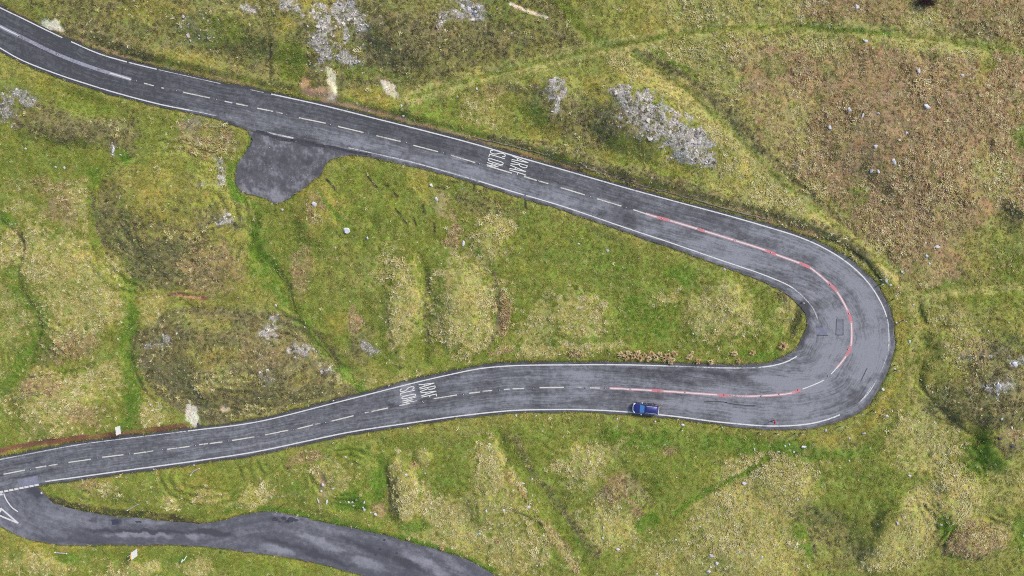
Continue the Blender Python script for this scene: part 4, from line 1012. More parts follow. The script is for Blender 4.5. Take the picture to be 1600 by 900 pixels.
def blade_tuft(seed, nb, lmin, lmax, w, spread, bias):
    r = np.random.default_rng(seed)
    V = []; F = []
    for i in range(nb):
        a = r.uniform(0, 2 * math.pi); Ln = r.uniform(lmin, lmax)
        base = r.normal(0, spread * .35, 2)
        d = np.array([math.cos(a) + bias, math.sin(a)]); d /= np.linalg.norm(d)
        p = np.array([-d[1], d[0]]); el = r.uniform(.35, 1.15)
        ww = w * r.uniform(.7, 1.3)
        k = len(V)
        h1 = Ln * .55 * math.sin(el); g1 = Ln * .5 * math.cos(el)
        g2 = g1 + Ln * .5; h2 = max(h1 * r.uniform(.5, 1.15), .02)
        for g, h, wd in ((0, -.03, ww * .6), (g1, h1, ww)):
            for sg in (-1, 1): V.append((base[0] + d[0] * g + p[0] * wd * sg / 2, base[1] + d[1] * g + p[1] * wd * sg / 2, h))
        V.append((base[0] + d[0] * g2, base[1] + d[1] * g2, h2))
        F += [(k, k + 1, k + 3, k + 2), (k + 2, k + 3, k + 4)]
    return V, F


def leaf_clump(seed, nl, rad, size):
    r = np.random.default_rng(seed); V = []; F = []
    for i in range(nl):
        a = r.uniform(0, 2 * math.pi); q = math.sqrt(r.random()) * rad
        z = rad * .75 * math.sqrt(max(0, 1 - (q / rad) ** 2)) * r.uniform(.45, 1.05)
        c = np.array([q * math.cos(a), q * math.sin(a), z])
        u = r.normal(0, 1, 3); u[2] *= .4; u /= np.linalg.norm(u); v = np.cross(u, r.normal(0, 1, 3)); v /= np.linalg.norm(v)
        s = size * r.uniform(.6, 1.4); k = len(V)
        V += [tuple(c - u * s), tuple(c + v * s * .35), tuple(c + u * s), tuple(c - v * s * .35)]; F.append((k, k + 1, k + 2, k + 3))
    return V, F


def rock_mesh(seed, sub=2, flat=.6):
    bm = bmesh.new(); bmesh.ops.create_icosphere(bm, subdivisions=sub, radius=1.0)
    r = np.random.default_rng(seed)
    planes = [(Vector(r.normal(0, 1, 3)).normalized(), r.uniform(.4, .75)) for _ in range(11)]
    sx, sy = r.uniform(.75, 1.1), r.uniform(.75, 1.1)
    for v in bm.verts:
        p = v.co.copy()
        for nrm, d in planes:
            e = p.dot(nrm) - d
            if e > 0: p -= nrm * e * .9
        p *= 1 + r.uniform(-.05, .05)
        v.co = Vector((p.x * sx, p.y * sy, p.z * flat))
    me = bpy.data.meshes.new('stone'); bm.to_mesh(me); bm.free()
    return me


def variants(name, meshes):
    c = bpy.data.collections.new(name)            # source shapes only, not linked to the scene
    for i, me in enumerate(meshes):
        o = bpy.data.objects.new('%s_shape' % name, me); c.objects.link(o)
    return c


def mk(V, F, mat, nm):
    me = bpy.data.meshes.new(nm); me.from_pydata([tuple(v) for v in V], [], F); me.materials.append(mat); return me


def scatter(name, pos, rot, scl, tint, coll, label):
    """one object whose points carry the tuft shapes (geometry nodes)"""
    me = bpy.data.meshes.new(name)
    n = len(pos)
    me.vertices.add(n); me.vertices.foreach_set('co', np.asarray(pos, np.float32).ravel())
    me.attributes.new('turn', 'FLOAT_VECTOR', 'POINT').data.foreach_set('vector', np.asarray(rot, np.float32).ravel())
    me.attributes.new('size', 'FLOAT_VECTOR', 'POINT').data.foreach_set('vector', np.asarray(scl, np.float32).ravel())
    t4 = np.concatenate([tint, np.ones((n, 1))], 1).astype(np.float32)
    me.attributes.new('tint', 'FLOAT_COLOR', 'POINT').data.foreach_set('color', t4.ravel())
    o = link(bpy.data.objects.new(name, me))
    g = bpy.data.node_groups.new(name, 'GeometryNodeTree')
    g.interface.new_socket('Geometry', in_out='INPUT', socket_type='NodeSocketGeometry')
    g.interface.new_socket('Geometry', in_out='OUTPUT', socket_type='NodeSocketGeometry')
    N = g.nodes; K = g.links
    gi = N.new('NodeGroupInput'); go = N.new('NodeGroupOutput')
    ci = N.new('GeometryNodeCollectionInfo'); ci.inputs[0].default_value = coll; ci.inputs[1].default_value = True; ci.inputs[2].default_value = True
    ip = N.new('GeometryNodeInstanceOnPoints'); ip.inputs['Pick Instance'].default_value = True
    ar = N.new('GeometryNodeInputNamedAttribute'); ar.data_type = 'FLOAT_VECTOR'; ar.inputs[0].default_value = 'turn'
    asz = N.new('GeometryNodeInputNamedAttribute'); asz.data_type = 'FLOAT_VECTOR'; asz.inputs[0].default_value = 'size'
    e2r = N.new('FunctionNodeEulerToRotation')
    rv = N.new('FunctionNodeRandomValue'); rv.data_type = 'INT'; rv.inputs[4].default_value = 0; rv.inputs[5].default_value = 50
    K.new(gi.outputs[0], ip.inputs['Points']); K.new(ci.outputs[0], ip.inputs['Instance'])
    K.new(ar.outputs[0], e2r.inputs[0]); K.new(e2r.outputs[0], ip.inputs['Rotation']); K.new(asz.outputs[0], ip.inputs['Scale'])
    K.new(rv.outputs[2], ip.inputs['Instance Index'])
    K.new(ip.outputs[0], go.inputs[0])
    md = o.modifiers.new('scatter', 'NODES'); md.node_group = g
    return tag(o, label, None, None, 'stuff')


C_STRAW = variants('straw', [mk(*blade_tuft(200 + i, 15, .2, .42, .075, .26, .6), M_TUFT, 'straw') for i in range(6)])
C_GRASS = variants('grass', [mk(*blade_tuft(300 + i, 13, .15, .3, .05, .34, .35), M_TUFT, 'grass') for i in range(6)])
C_HEATH = variants('heather', [mk(*leaf_clump(400 + i, 44, .3, .075), M_HEATH, 'heather') for i in range(5)])
rocks_i = [rock_mesh(500 + i, 1, .6) for i in range(6)]
for m_ in rocks_i: m_.materials.append(M_STONEI)
C_ROCK = variants('scree', rocks_i)

FX0, FX1, FY0, FY1 = -100, 1700, -80, 980
AREA = (FX1 - FX0) * (FY1 - FY0) * S * S


def candidates(dens, seed):
    r = np.random.default_rng(seed)
    n = int(AREA * dens)
    return r.uniform(FX0, FX1, n), r.uniform(FY0, FY1, n), r


def wsum(w, **k): return sum(w[:, KI[a]] * b for a, b in k.items())


PAL_STRAW = np.array([lin(c) for c in [(206, 192, 132), (214, 204, 150), (190, 174, 104), (198, 186, 124), (180, 168, 98), (222, 214, 168)]])
PAL_BROWN = np.array([lin(c) for c in [(196, 164, 122), (182, 150, 108), (208, 180, 138), (170, 138, 98), (212, 190, 150), (158, 128, 92)]])
PAL_GREEN = np.array([lin(c) for c in [(113, 127, 47), (128, 135, 55), (104, 119, 43), (144, 143, 66), (122, 125, 52), (154, 147, 73)]])
PAL_LUSH = np.array([lin(c) for c in [(96, 128, 42), (104, 136, 46), (86, 116, 40), (114, 140, 54)]])
PAL_HEATH = np.array([lin(c) for c in [(84, 80, 52), (98, 92, 62), (110, 100, 76), (72, 70, 48), (126, 115, 90), (102, 100, 56), (136, 126, 80)]])
PAL_OLIVE = np.array([lin(c) for c in [(140, 138, 68), (130, 130, 60), (152, 146, 82), (120, 124, 54), (160, 152, 90), (114, 122, 50)]])
PAL_YEL = np.array([lin(c) for c in [(160, 148, 68), (148, 142, 66), (172, 156, 88)]])

# pale and brown tussocks
x, y, r = candidates(21, 1)
w = sample(W, x, y); rd = sample(RD, x, y)
clump = fbm(x / 7, y / 7, 111, 3, .6); clump2 = fbm(x / 35, y / 35, 113, 3, .6)
prob = (wsum(w, straw=.95, brown=.95, olive=.04, green=.015, yellow=.05, heath=.05) * np.clip(.58 + 1.25 * clump + .45 * clump2, 0.02, 1.15)) * (rd > 1.5)
k = r.random(len(x)) < prob
x, y, w, rd = x[k], y[k], w[k], rd[k]
n = len(x)
isb = (r.random(n) < w[:, KI['brown']] / (w[:, KI['brown']] + w[:, KI['straw']] + .15) * .85)
tint = np.where(isb[:, None], PAL_BROWN[r.integers(0, 6, n)], PAL_STRAW[r.integers(0, 6, n)])
mixg = np.clip(w[:, KI['green']] + w[:, KI['lush']] + w[:, KI['olive']], 0, 1) * r.random(n) * .6
tint = tint * (1 - mixg[:, None]) + PAL_GREEN[r.integers(0, 6, n)] * mixg[:, None]
tint *= (np.where(isb, 1.5, 1.66) * r.uniform(.74, 1.14, n))[:, None]
wind = 0.7 + .9 * fbm(x / 120, y / 120, 112, 3)
rot = np.stack([r.normal(0, .12, n), r.normal(0, .12, n), wind + r.normal(0, .5, n)], 1)
sc = ((r.uniform(.5, .85, n) + .35 * (r.random(n) < .25)) * np.clip(.95 + .5 * fbm(x / 60, y / 60, 114, 3), .6, 1.5))[:, None] * np.array([[1, 1, .9]])
scatter('straw_tussock_grass', P3(x, y, -.01), rot, sc, tint, C_STRAW, 'pale straw and brown tussock grass scattered over the hillside')
print('straw', n)

# short green grass
x, y, r = candidates(16, 2)
w = sample(W, x, y); rd = sample(RD, x, y)
clump = fbm(x / 9, y / 9, 121, 3, .6)
prob = wsum(w, path=.5, olive=.75, green=.9, lush=1.0, yellow=.7, straw=.4, brown=.2, heath=.2, redsoil=.06, soil=.04, dark=.2, scree=.08) * np.clip(.75 + .6 * clump, .1, 1) * (rd > -.2 + .7 * clump)
k = r.random(len(x)) < prob
x, y, w = x[k], y[k], w[k]; n = len(x)
tint = PAL_GREEN[r.integers(0, 6, n)]
ol = r.random(n) < (w[:, KI['olive']] + w[:, KI['path']] + .5 * w[:, KI['straw']] + .6 * w[:, KI['heath']] + .6 * w[:, KI['brown']]) * .85 + .1; tint[ol] = PAL_OLIVE[r.integers(0, 6, ol.sum())]
lu = r.random(n) < w[:, KI['lush']] * 1.2; tint[lu] = PAL_LUSH[r.integers(0, 4, lu.sum())]
ye = r.random(n) < w[:, KI['yellow']] * .8; tint[ye] = PAL_YEL[r.integers(0, 3, ye.sum())]
he = r.random(n) < w[:, KI['heath']] * .6; tint[he] = PAL_HEATH[r.integers(0, 7, he.sum())]
st = r.random(n) < .05 + .25 * (w[:, KI['straw']] + w[:, KI['brown']]); tint[st] = PAL_STRAW[r.integers(0, 6, st.sum())] * .85
tint = tint * (1.78 * r.uniform(.8, 1.15, n))[:, None]
rot = np.stack([r.normal(0, .1, n), r.normal(0, .1, n), r.uniform(0, 6.28, n)], 1)
sc = r.uniform(.6, 1.1, n)[:, None] * np.array([[1, 1, .85]])
scatter('short_green_grass', P3(x, y, np.where(sample(RD, x, y) < 2.5, .06, -.01)), rot, sc, tint, C_GRASS, 'short green grass covering the hillside beside the road')
print('grass', n)

# heather and moss clumps
x, y, r = candidates(11, 3)
w = sample(W, x, y); rd = sample(RD, x, y)
clump = fbm(x / 8, y / 8, 131, 3, .6)
prob = wsum(w, heath=.85, dark=.35, scree=.22, brown=.06, olive=.05) * np.clip(.7 + .8 * clump, .05, 1) * (rd > 3)
k = r.random(len(x)) < prob
x, y, w = x[k], y[k], w[k]; n = len(x)
tint = PAL_HEATH[r.integers(0, 7, n)] * (2.45 * r.uniform(.66, 1.25, n))[:, None]
rot = np.stack([r.normal(0, .1, n), r.normal(0, .1, n), r.uniform(0, 6.28, n)], 1)
sc = r.uniform(.5, 1.15, n)[:, None] * np.array([[1, 1, .8]])
scatter('heather_cover', P3(x, y, -.03), rot, sc, tint, C_HEATH, 'dark low heather and moss growing on the spoil heaps')
print('heath', n)

# limestone scree
x, y, r = candidates(16, 4)
w = sample(W, x, y); rd = sample(RD, x, y)
clump = fbm(x / 10, y / 10, 141, 4, .65)
prob = (wsum(w, scree=.8, pale=.25, heath=.012, soil=.1) * np.clip(.45 + 1.7 * clump, .0, 1.2) + .0012) * (rd > 4)
k = r.random(len(x)) < prob
x, y, w = x[k], y[k], w[k]; n = len(x)
tint = np.array([1, 1, 1.0])[None] * r.uniform(.5, 1.55, n)[:, None] * np.array([[1, .99, .99]])
rot = np.stack([r.normal(0, .3, n), r.normal(0, .3, n), r.uniform(0, 6.28, n)], 1)
sz = np.exp(r.normal(math.log(.125), .62, n))
sz = np.where(w[:, KI['scree']] < .2, np.minimum(sz, .15), np.minimum(sz, .55))
sc = sz[:, None] * np.stack([r.uniform(.8, 1.3, n), r.uniform(.7, 1.1, n), r.uniform(.4, .75, n)], 1)
scatter('limestone_scree', P3(x, y, .01), rot, sc, tint, C_ROCK, 'broken pale limestone scree lying in patches on the hillside')
print('scree', n)

# grit and crumbled edges along the paving
x, y, r = candidates(20, 6)
rd = sample(RD, x, y); cl = fbm(x / 14, y / 14, 151, 3)
k = (r.random(len(x)) < np.clip(.35 + .8 * cl, 0, .9)) & ((np.abs(rd - .8) < 2.2) | ((sample(IN_LAY.astype(float), x, y) > .5) & (r.random(len(x)) < .35)))
x, y, rd = x[k], y[k], rd[k]; n = len(x)
tint = np.array([[.62, .59, .55]]) * r.uniform(.35, 1.3, n)[:, None]
sz = np.minimum(np.exp(r.normal(math.log(.05), .4, n)), .12)
scatter('verge_grit', road3(x, y, np.where(rd < 1.2, .0, sample(REL, x, y))), np.stack([r.normal(0, .3, n), r.normal(0, .3, n), r.uniform(0, 6.28, n)], 1), sz[:, None] * np.ones((1, 3)), tint, C_ROCK, 'loose grit and stones along the crumbling road edges')

# ------------------------------------------------------------------ boulders, one by one: (px, py, width px, height px, rot)
ROCK_ME = [rock_mesh(600 + i, 2, .55 + .05 * (i % 3)) for i in range(8)]
for m_ in ROCK_ME: m_.materials.append(M_STONE)
DROCK_ME = [m_.copy() for m_ in ROCK_ME[:3]]
for m_ in DROCK_ME: m_.materials.clear(); m_.materials.append(M_DSTONE)
ORD = ['first', 'second', 'third', 'fourth', 'fifth', 'sixth', 'seventh', 'eighth', 'ninth', 'tenth', 'eleventh', 'twelfth', 'thirteenth', 'fourteenth', 'fifteenth', 'sixteenth', 'seventeenth', 'eighteenth', 'nineteenth', 'twentieth', 'twenty-first', 'twenty-second', 'twenty-third', 'twenty-fourth', 'twenty-fifth', 'twenty-sixth', 'twenty-seventh', 'twenty-eighth', 'twenty-ninth', 'thirtieth']
BOULDERS = {
    'in the brown tussock field, upper right': [(1354, 64, 9, 5), (1349, 62, 4, 4), (1451, 36, 4, 4), (1436, 112, 8, 11), (1504, 118, 8, 6), (1447, 166, 14, 11), (1446, 153, 4, 4), (1327, 171, 7, 9), (1348, 180, 5, 10), (1372, 177, 8, 5), (1297, 200, 8, 10), (1429, 189, 4, 3), (1416, 208, 6, 5), (1405, 219, 6, 5), (1457, 222, 5, 4), (1368, 229, 8, 6), (1397, 252, 8, 12), (1404.5, 258.5, 6, 4), (1415, 249, 6, 6), (1362, 267, 8, 9), (1373, 269, 6, 9), (1465, 386, 12, 8), (1449, 400, 7, 5), (1446, 379, 5, 4), (1452, 412, 5, 4), (1410, 424, 6, 5)],
    'near the top edge above the long track': [(1339, 10, 11, 9)],
    'in the ditch above the hairpin': [(1376, 437, 7, 4), (1385, 437, 6, 9), (1386, 442, 5, 3), (1391, 446, 6, 4)],
    'on the grassy verge outside the hairpin': [(1401, 504, 4, 4), (1398, 576.5, 4, 4), (1421, 534, 5, 6), (1410, 569, 4, 6), (1380, 609, 7, 7), (1386, 650, 8, 6), (1394, 642, 4, 4), (1290.5, 672.5, 6, 6), (1257, 698, 13, 5), (1227, 697, 5, 4), (1216, 706, 9, 5), (1217, 711, 4, 4), (1240, 706, 5, 6), (1327, 685, 4, 4), (1350, 677, 9, 5), (1233, 694, 4, 4)],
    'on the heathery ground at the right edge': [(1440, 594, 7, 4), (1457, 613, 4, 4), (1586, 569, 13, 10), (1560, 603, 13, 9), (1545, 517, 5, 4), (1501, 530, 5, 4), (1427, 476, 5, 5), (1460, 659, 4, 4), (1565, 655, 5, 5), (1576, 504, 4, 4), (1581, 669, 5, 8)],
    'on the rough grass at the lower right': [(1421, 743, 7, 6), (1402, 817, 5, 7), (1372, 819, 5, 4), (1471, 820, 7, 4), (1284, 761, 4, 4), (1327, 720, 4, 4), (1246, 781, 4, 4), (1190, 871, 8, 7), (1162, 755, 9, 10), (1155, 721, 4, 3), (1179, 702, 3, 5)],
    'in the cluster near the bottom edge': [(1112, 868, 11, 7), (1120, 880, 10, 7), (1107, 893, 10, 10), (1111, 886.5, 6, 4), (1097, 881, 3, 5), (1026, 897, 7, 5)],
    'on the grass below the lower road': [(817, 755, 8, 5), (831, 749, 5, 6), (827, 792, 8, 6), (849, 837, 6, 5), (965, 858, 8, 8), (942, 841, 6, 4), (943, 824, 4, 5), (1057, 746, 4, 5), (1056, 844, 4, 4), (1094, 823, 4, 4), (920, 705, 4, 4), (839, 884, 4, 4), (971, 794, 4, 3), (1004, 789, 4, 4), (765, 694, 8, 4), (749, 834, 8, 5), (787, 797, 7, 5), (760, 799, 5, 7), (635, 742, 7, 4), (664, 740, 4, 4), (663, 701, 4, 4), (540, 714, 6, 4)],
    'in the stony hollow beside the side road': [(569, 785, 5, 7), (569, 797, 6, 6), (568, 793, 4, 4), (587, 804, 8, 6), (579, 801, 4, 6), (545, 785, 6, 5), (551, 785, 6, 5), (557, 781, 6, 4), (552, 790, 5, 4), (539, 783, 4, 4), (531, 785, 3, 3), (504, 757, 5, 10), (502, 767, 5, 4), (497, 782, 4, 11), (511, 784, 4, 9), (520, 764, 6, 4)],
    'on the green slope inside the loop': [(492, 319, 11, 9), (541, 361, 13, 12), (724, 380, 7, 11), (674, 290, 9, 7), (682, 311, 8, 8), (574, 372, 6, 10), (524, 387, 5, 4), (441, 327, 6, 5), (905, 381, 6, 3), (949, 392, 7, 5), (1132, 421, 7, 5), (907, 482, 4, 4), (952, 553, 4, 4), (874, 554, 4, 4), (1083, 522, 4, 4), (431, 477, 5, 6), (476, 511, 4, 4)],
    'on the left-hand slopes': [(188, 242, 6, 4), (177, 235, 7, 14), (87, 261, 5, 4), (101, 262, 5, 5), (40, 232, 6, 4), (276, 521, 6, 4), (184, 530, 4, 4), (235, 632, 5, 4), (198, 322, 3, 3)],
    'on the verge below the lower road': [(837, 650, 5, 5), (807, 649, 4, 5), (964, 655, 4, 5), (964, 666, 4, 4), (1024, 659, 5, 4), (637, 669, 5, 5), (1067, 664, 10, 5)],
    'on the slope above the upper road': [(745, 139, 5, 6), (714, 151, 4, 5), (630, 181, 5, 5), (627, 165, 5, 5), (648, 188, 3, 3), (742, 19, 10, 9), (732, 14, 8, 8), (748, 12, 9, 6)],
    'beside the road junction': [(65, 770, 6, 5), (303, 727, 6, 3), (241, 733, 4, 3), (182, 746, 6, 3)],
}
ri = 0
for place, lst in BOULDERS.items():
    lst = sorted(lst, key=lambda q: q[0])
    for i, (px, py, wpx, hpx) in enumerate(lst):
        big = max(wpx, hpx)
        sizew = 'large' if big >= 11 else 'mid-sized' if big >= 7 else 'small'
        shape = 'long' if max(wpx, hpx) > 1.6 * min(wpx, hpx) else 'rounded' if ri % 3 else 'angular'
        shape = 'elongated' if shape == 'long' else 'blocky'
        o = link(bpy.data.objects.new('boulder', ROCK_ME[ri % 8]))
        hz = .5 * (wpx + hpx) / 2 * S * .9
        o.location = P3(px, py, hz * .18)
        o.scale = (wpx * S * .56, hpx * S * .56, hz)
        o.rotation_euler = (random.uniform(-.15, .15), random.uniform(-.15, .15), random.uniform(-.35, .35) + (0 if ri % 2 else math.pi))
        suffix = '' if len(lst) == 1 else (', %s from the left' % ORD[i])
        tag(o, '%s %s pale stone %s%s' % (sizew, shape, place, suffix), 'rock', 'loose limestone rocks on the hillside')
        ri += 1
for px, py, wpx, hpx, lab in [(1581, 697, 10, 9, 'dark rounded rock on the green mound at the lower right edge'), (1562, 685, 9, 6, 'small dark rock on top of the green mound at the right edge'), (310, 663, 6, 8, 'dark upright stone beside the pale soil scar above the lower road'), (1447, 166 - 62 + 600, 0, 0, None)]:
    if lab is None: continue
    o = link(bpy.data.objects.new('boulder', DROCK_ME[ri % 3])); ri += 1
    o.location = P3(px, py, .1); o.scale = (wpx * S * .55, hpx * S * .55, .45); o.rotation_euler = (0, 0, random.uniform(-.4, .4))
    tag(o, lab, 'rock', 'dark rocks on the hillside')

# ------------------------------------------------------------------ thin stony lip along the bank above the upper road
lip = spline([(737, 213), (754, 218), (775, 222), (803, 229), (831, 236), (850, 241.5), (882, 252), (920, 264), (960, 277), (1000, 289), (1050, 302), (1100, 316), (1150, 330), (1196, 342)], 2.2)
lip = lip + np.stack([wob(lip, 77, .8), wob(lip, 78, .8)], 1)
V = []; F = []
for i, p in enumerate(lip):
    q = lip[min(i + 1, len(lip) - 1)] - lip[max(i - 1, 0)]; q = q / np.linalg.norm(q); nr = np.array([q[1], -q[0]])
    wv = (1.0 + .5 * rng.random()) * (.55 + .45 * math.sin(i * .21) ** 2)
    hgt = .10 + .10 * rng.random()
    for off, dz in ((-wv, -.08), (-wv * .55, hgt), (wv * .55, hgt * .9), (wv, -.08)):
        V.append(P3(p[0] + nr[0] * off, p[1] + nr[1] * off, dz))
for i in range(len(lip) - 1):
    for j in range(3): F.append((i * 4 + j, i * 4 + j + 1, i * 4 + j + 5, i * 4 + j + 4))
M_LIP = simple('stony_earth', (150, 138, 124), 0.95, 0.35, 5)
tag(mesh_obj('bank_edging', [tuple(v) for v in V], F, M_LIP, smooth=False), 'thin grey stony edging between the upper road verge and bank', 'edging')

# ------------------------------------------------------------------ plants: brown bracken clumps and the dark bush
M_BRACK = simple('dead_bracken', (240, 210, 156), 0.9, 0.45, 3)
M_BRACK2 = simple('dead_bracken_dark', (220, 182, 128), 0.9, 0.4, 3)
M_STEM = simple('woody_stem', (88, 66, 46), 0.9, 0.3)


def bracken_meshes(seed):
    r = np.random.default_rng(seed)
    fr = MB(); stm = MB()
    for i in range(34):
        a = r.uniform(0, 2 * math.pi); R = r.uniform(.12, .62); h = r.uniform(.3, .6) * (1.3 - R * .7)
        d = Vector((math.cos(a), math.sin(a), 0)); pd = Vector((-d.y, d.x, 0))
        mid = d * R * .5 + Vector((0, 0, h)); end = d * R + Vector((0, 0, h * r.uniform(.3, .7)))
        stm.tube([d * .04 + Vector((0, 0, -.05)), mid * .75, mid], [.012, .01, .006], 4)
        for t in np.linspace(.25, 1, 8):
            p = (1 - t) ** 2 * Vector((0, 0, 0)) + 2 * t * (1 - t) * mid * 1.1 + t * t * end
            for sg in (-1, 1):
                ln = .15 * (1.15 - t * .8) * r.uniform(.7, 1.3)
                tip = p + pd * sg * ln + d * ln * .5 + Vector((0, 0, r.uniform(-.04, .04)))
                w_ = d * .022
                fr.add([p - w_, p + w_, tip + w_ * .4, tip - w_ * .4], [(0, 1, 2, 3)])
    return fr, stm


BR = []
for i in range(4):
    a, b = bracken_meshes(700 + i)
    m1 = mk(a.v, a.f, M_BRACK if i % 2 else M_BRACK2, 'fronds'); m2 = mk(b.v, b.f, M_STEM, 'stems'); BR.append((m1, m2))


def bracken(px, py, s, label, group):
    e = empty('bracken_clump', P3(px, py, -.02), random.uniform(0, 6.28), label, 'fern', group)
    e.scale = (s, s, s)
    a, b = random.choice(BR)
    link(bpy.data.objects.new('fronds', a), e); link(bpy.data.objects.new('stems', b), e)


HEDGE = [(971, 554), (978, 558), (982, 551), (989, 556), (996, 552), (1000, 559), (1007, 555), (1013, 560), (1017, 553), (1024, 558), (1031, 554), (1037, 560), (1043, 556), (1049, 562), (1053, 553), (1047, 567 - 2)]
for i, (px, py) in enumerate(sorted(HEDGE)):
    bracken(px, py, random.uniform(.85, 1.15), 'brown dead bracken clump in the dense roadside row, %s from the left' % ORD[i], 'bracken along the inside of the lower road')
for px, py, s, lab in [(1077, 557, 1.1, 'tall brown bracken clump just right of the dense bracken row'), (1081, 551, .7, 'thin bracken sprig leaning behind the clump right of the row'), (1090, 564, .9, 'pale bracken clump at the road edge right of the dense row'), (1109.5, 565, 1.0, 'round tan bracken clump alone at the road edge'), (1146, 552, 1.1, 'brown bracken clump above a smaller one by the inner road edge'), (1153, 562.5, .8, 'small brown bracken clump close below a larger one'),
                       (1174.5, 550.5, 1.0, 'brown bracken clump midway between the pair and the hairpin tuft'), (1222.5, 540, 1.45, 'largest brown bracken tuft at the inside of the hairpin'), (893, 555, .7, 'small reddish bracken clump left of the dense row, near one neighbour'), (908, 555, .7, 'small reddish bracken clump left of the dense row, nearer the row'), (648, 724, .9, 'tan bracken clump on the small straw knoll below the lower road'), (660, 753, .7, 'small orange bracken clump right of the straw mound below the road'),
                       (638, 841, .7, 'orange bracken tuft on the side road edge, upper one'), (690, 856, .8, 'orange bracken tuft on the side road edge, middle one'), (729, 868, .5, 'small orange bracken tuft on the side road edge, lowest one'), (778, 846, .8, 'orange bracken tuft on the rough grass right of the side road'), (563, 774, .6, 'small orange bracken tuft above the stony hollow')]:
    bracken(px, py, s, lab, 'scattered brown bracken clumps')
M_BUSH = simple('purple_brown_twigs', (82, 58, 50), 0.9, 0.4, 6)
r = np.random.default_rng(55)
tw_ = MB(); lf = MB()
for i in range(110):
    a = r.uniform(0, 2 * math.pi); R = math.sqrt(r.random()) * 1.75; h = 1.5 * math.sqrt(max(.05, 1 - (R / 1.9) ** 2)) * r.uniform(.7, 1.1)
    e_ = Vector((R * math.cos(a), R * .72 * math.sin(a), h)); m0 = e_ * .5 + Vector(r.normal(0, .1, 3)); m0.z = h * .6
    tw_.tube([Vector((e_.x * .12, e_.y * .12, -.1)), m0, e_], [.03, .02, .008], 4)
    for j in range(26):
        t = r.uniform(.45, 1.05); p = m0.lerp(e_, (t - .45) / .6 * 1.0) + Vector(r.normal(0, .13, 3))
        u = Vector(r.normal(0, 1, 3)).normalized(); v = u.orthogonal().normalized()
        lf.add([p - u * .09, p + v * .025, p + u * .09, p - v * .025], [(0, 1, 2, 3)])
bush = empty('low_bush', P3(1443, 3, 0), -.3, 'dark purple-brown low bush at the top edge of the picture', 'bush')
tw_.build('branches', M_STEM, bush); lf.build('foliage', M_BUSH, bush)

# ------------------------------------------------------------------ posts, poles and signs
M_BLACKP = simple('black_post_plastic', (40, 40, 44), 0.5, 0.2)
M_WHITEP = simple('white_post_plastic', (236, 236, 236), 0.4, 0.06)
M_REDP = simple('red_reflector', (190, 50, 50), 0.3, 0.1)
M_GALV = simple('galvanised_steel', (196, 198, 204), 0.45, 0.12, metallic=0.3)
M_SIGNW = simple('sign_back_white', (240, 240, 242), 0.5, 0.04)
M_YEL = simple('sign_yellow', (240, 178, 50), 0.5, 0.06)


def post_set(h, white_from):
    a = MB().box((0, 0, (white_from - .12) / 2 - .06), (.15, .1, white_from + .12)); b = MB().box((0, 0, (white_from + h) / 2), (.17, .12, h - white_from)); c = MB().box((-.087, 0, h - .18), (.012, .07, .1))
    return [mk(a.v, a.f, M_BLACKP, 'post_base'), mk(b.v, b.f, M_WHITEP, 'white_band'), mk(c.v, c.f, M_REDP, 'reflector')]


PSET = {h: post_set(h, wf) for h, wf in ((1.0, .55), (1.3, .85))}
POSTS = [(1218.5, 352, 1.0, 'on the bank side, start of the hairpin'), (1273, 371.5, 1.0, 'beside the outer line as the hairpin begins to turn'), (1328, 401, 1.0, 'between the outer line and the dark ditch'), (1374.5, 444.5, 1.0, 'just below the stones in the ditch'), (1395, 467.5, 1.3, 'right of the outer line near the bare soil strip'),
         (1409, 501, 1.3, 'farthest right on the hairpin verge'), (1397, 571, 1.0, 'above the pale rock on the outer verge'), (1397.5, 579, 1.3, 'leaning out beside a pale rock on the outer verge'), (1362, 641.5, 1.3, 'at the lower bend of the outer verge'), (1311, 666, 1.0, 'where the outer line fades at the lower bend'), (1251, 676.5, 1.0, 'second of the close pair below the walker'), (1241.5, 677.5, 1.0, 'first of the close pair below the walker'), (1212, 677, 1.0, 'directly below the walker'), (1185, 676, 1.0, 'left below the walker'),
         (1126, 666.5, 1.0, 'below the road between the car and the walker'), (1252.5, 473, 1.0, 'on the inside of the hairpin'), (609.5, 602, 1.0, 'above the lower road by the lettering'), (523, 625, 1.0, 'above the lower road, left of the lettering'), (522, 690, 1.0, 'below the lower road on the grass'), (1064, 671, 1.0, 'below the road right of the car')]
for px, py, h, where in POSTS:
    e = empty('marker_post', P3(px, py, 0), math.atan2(450 - py, px - 800) + random.uniform(-.3, .3), 'black and white marker post ' + where, 'marker post', 'verge marker posts')
    e.rotation_euler[0] = random.uniform(-.08, .08)
    for nm, me_ in zip(('post_base', 'white_band', 'reflector'), PSET[h]):
        link(bpy.data.objects.new(nm, me_), e)
e = empty('wooden_post', P3(442, 789, 0), .2, 'short dark wooden post on the grass above the side road', 'post')
MB().tube([(0, 0, -.2), (0, 0, .9)], [.09, .075], 8).build('shaft', M_STEM, e); MB().tube([(0, 0, .9), (0, 0, .96)], [.085, .03], 8).build('cap', M_STEM, e)


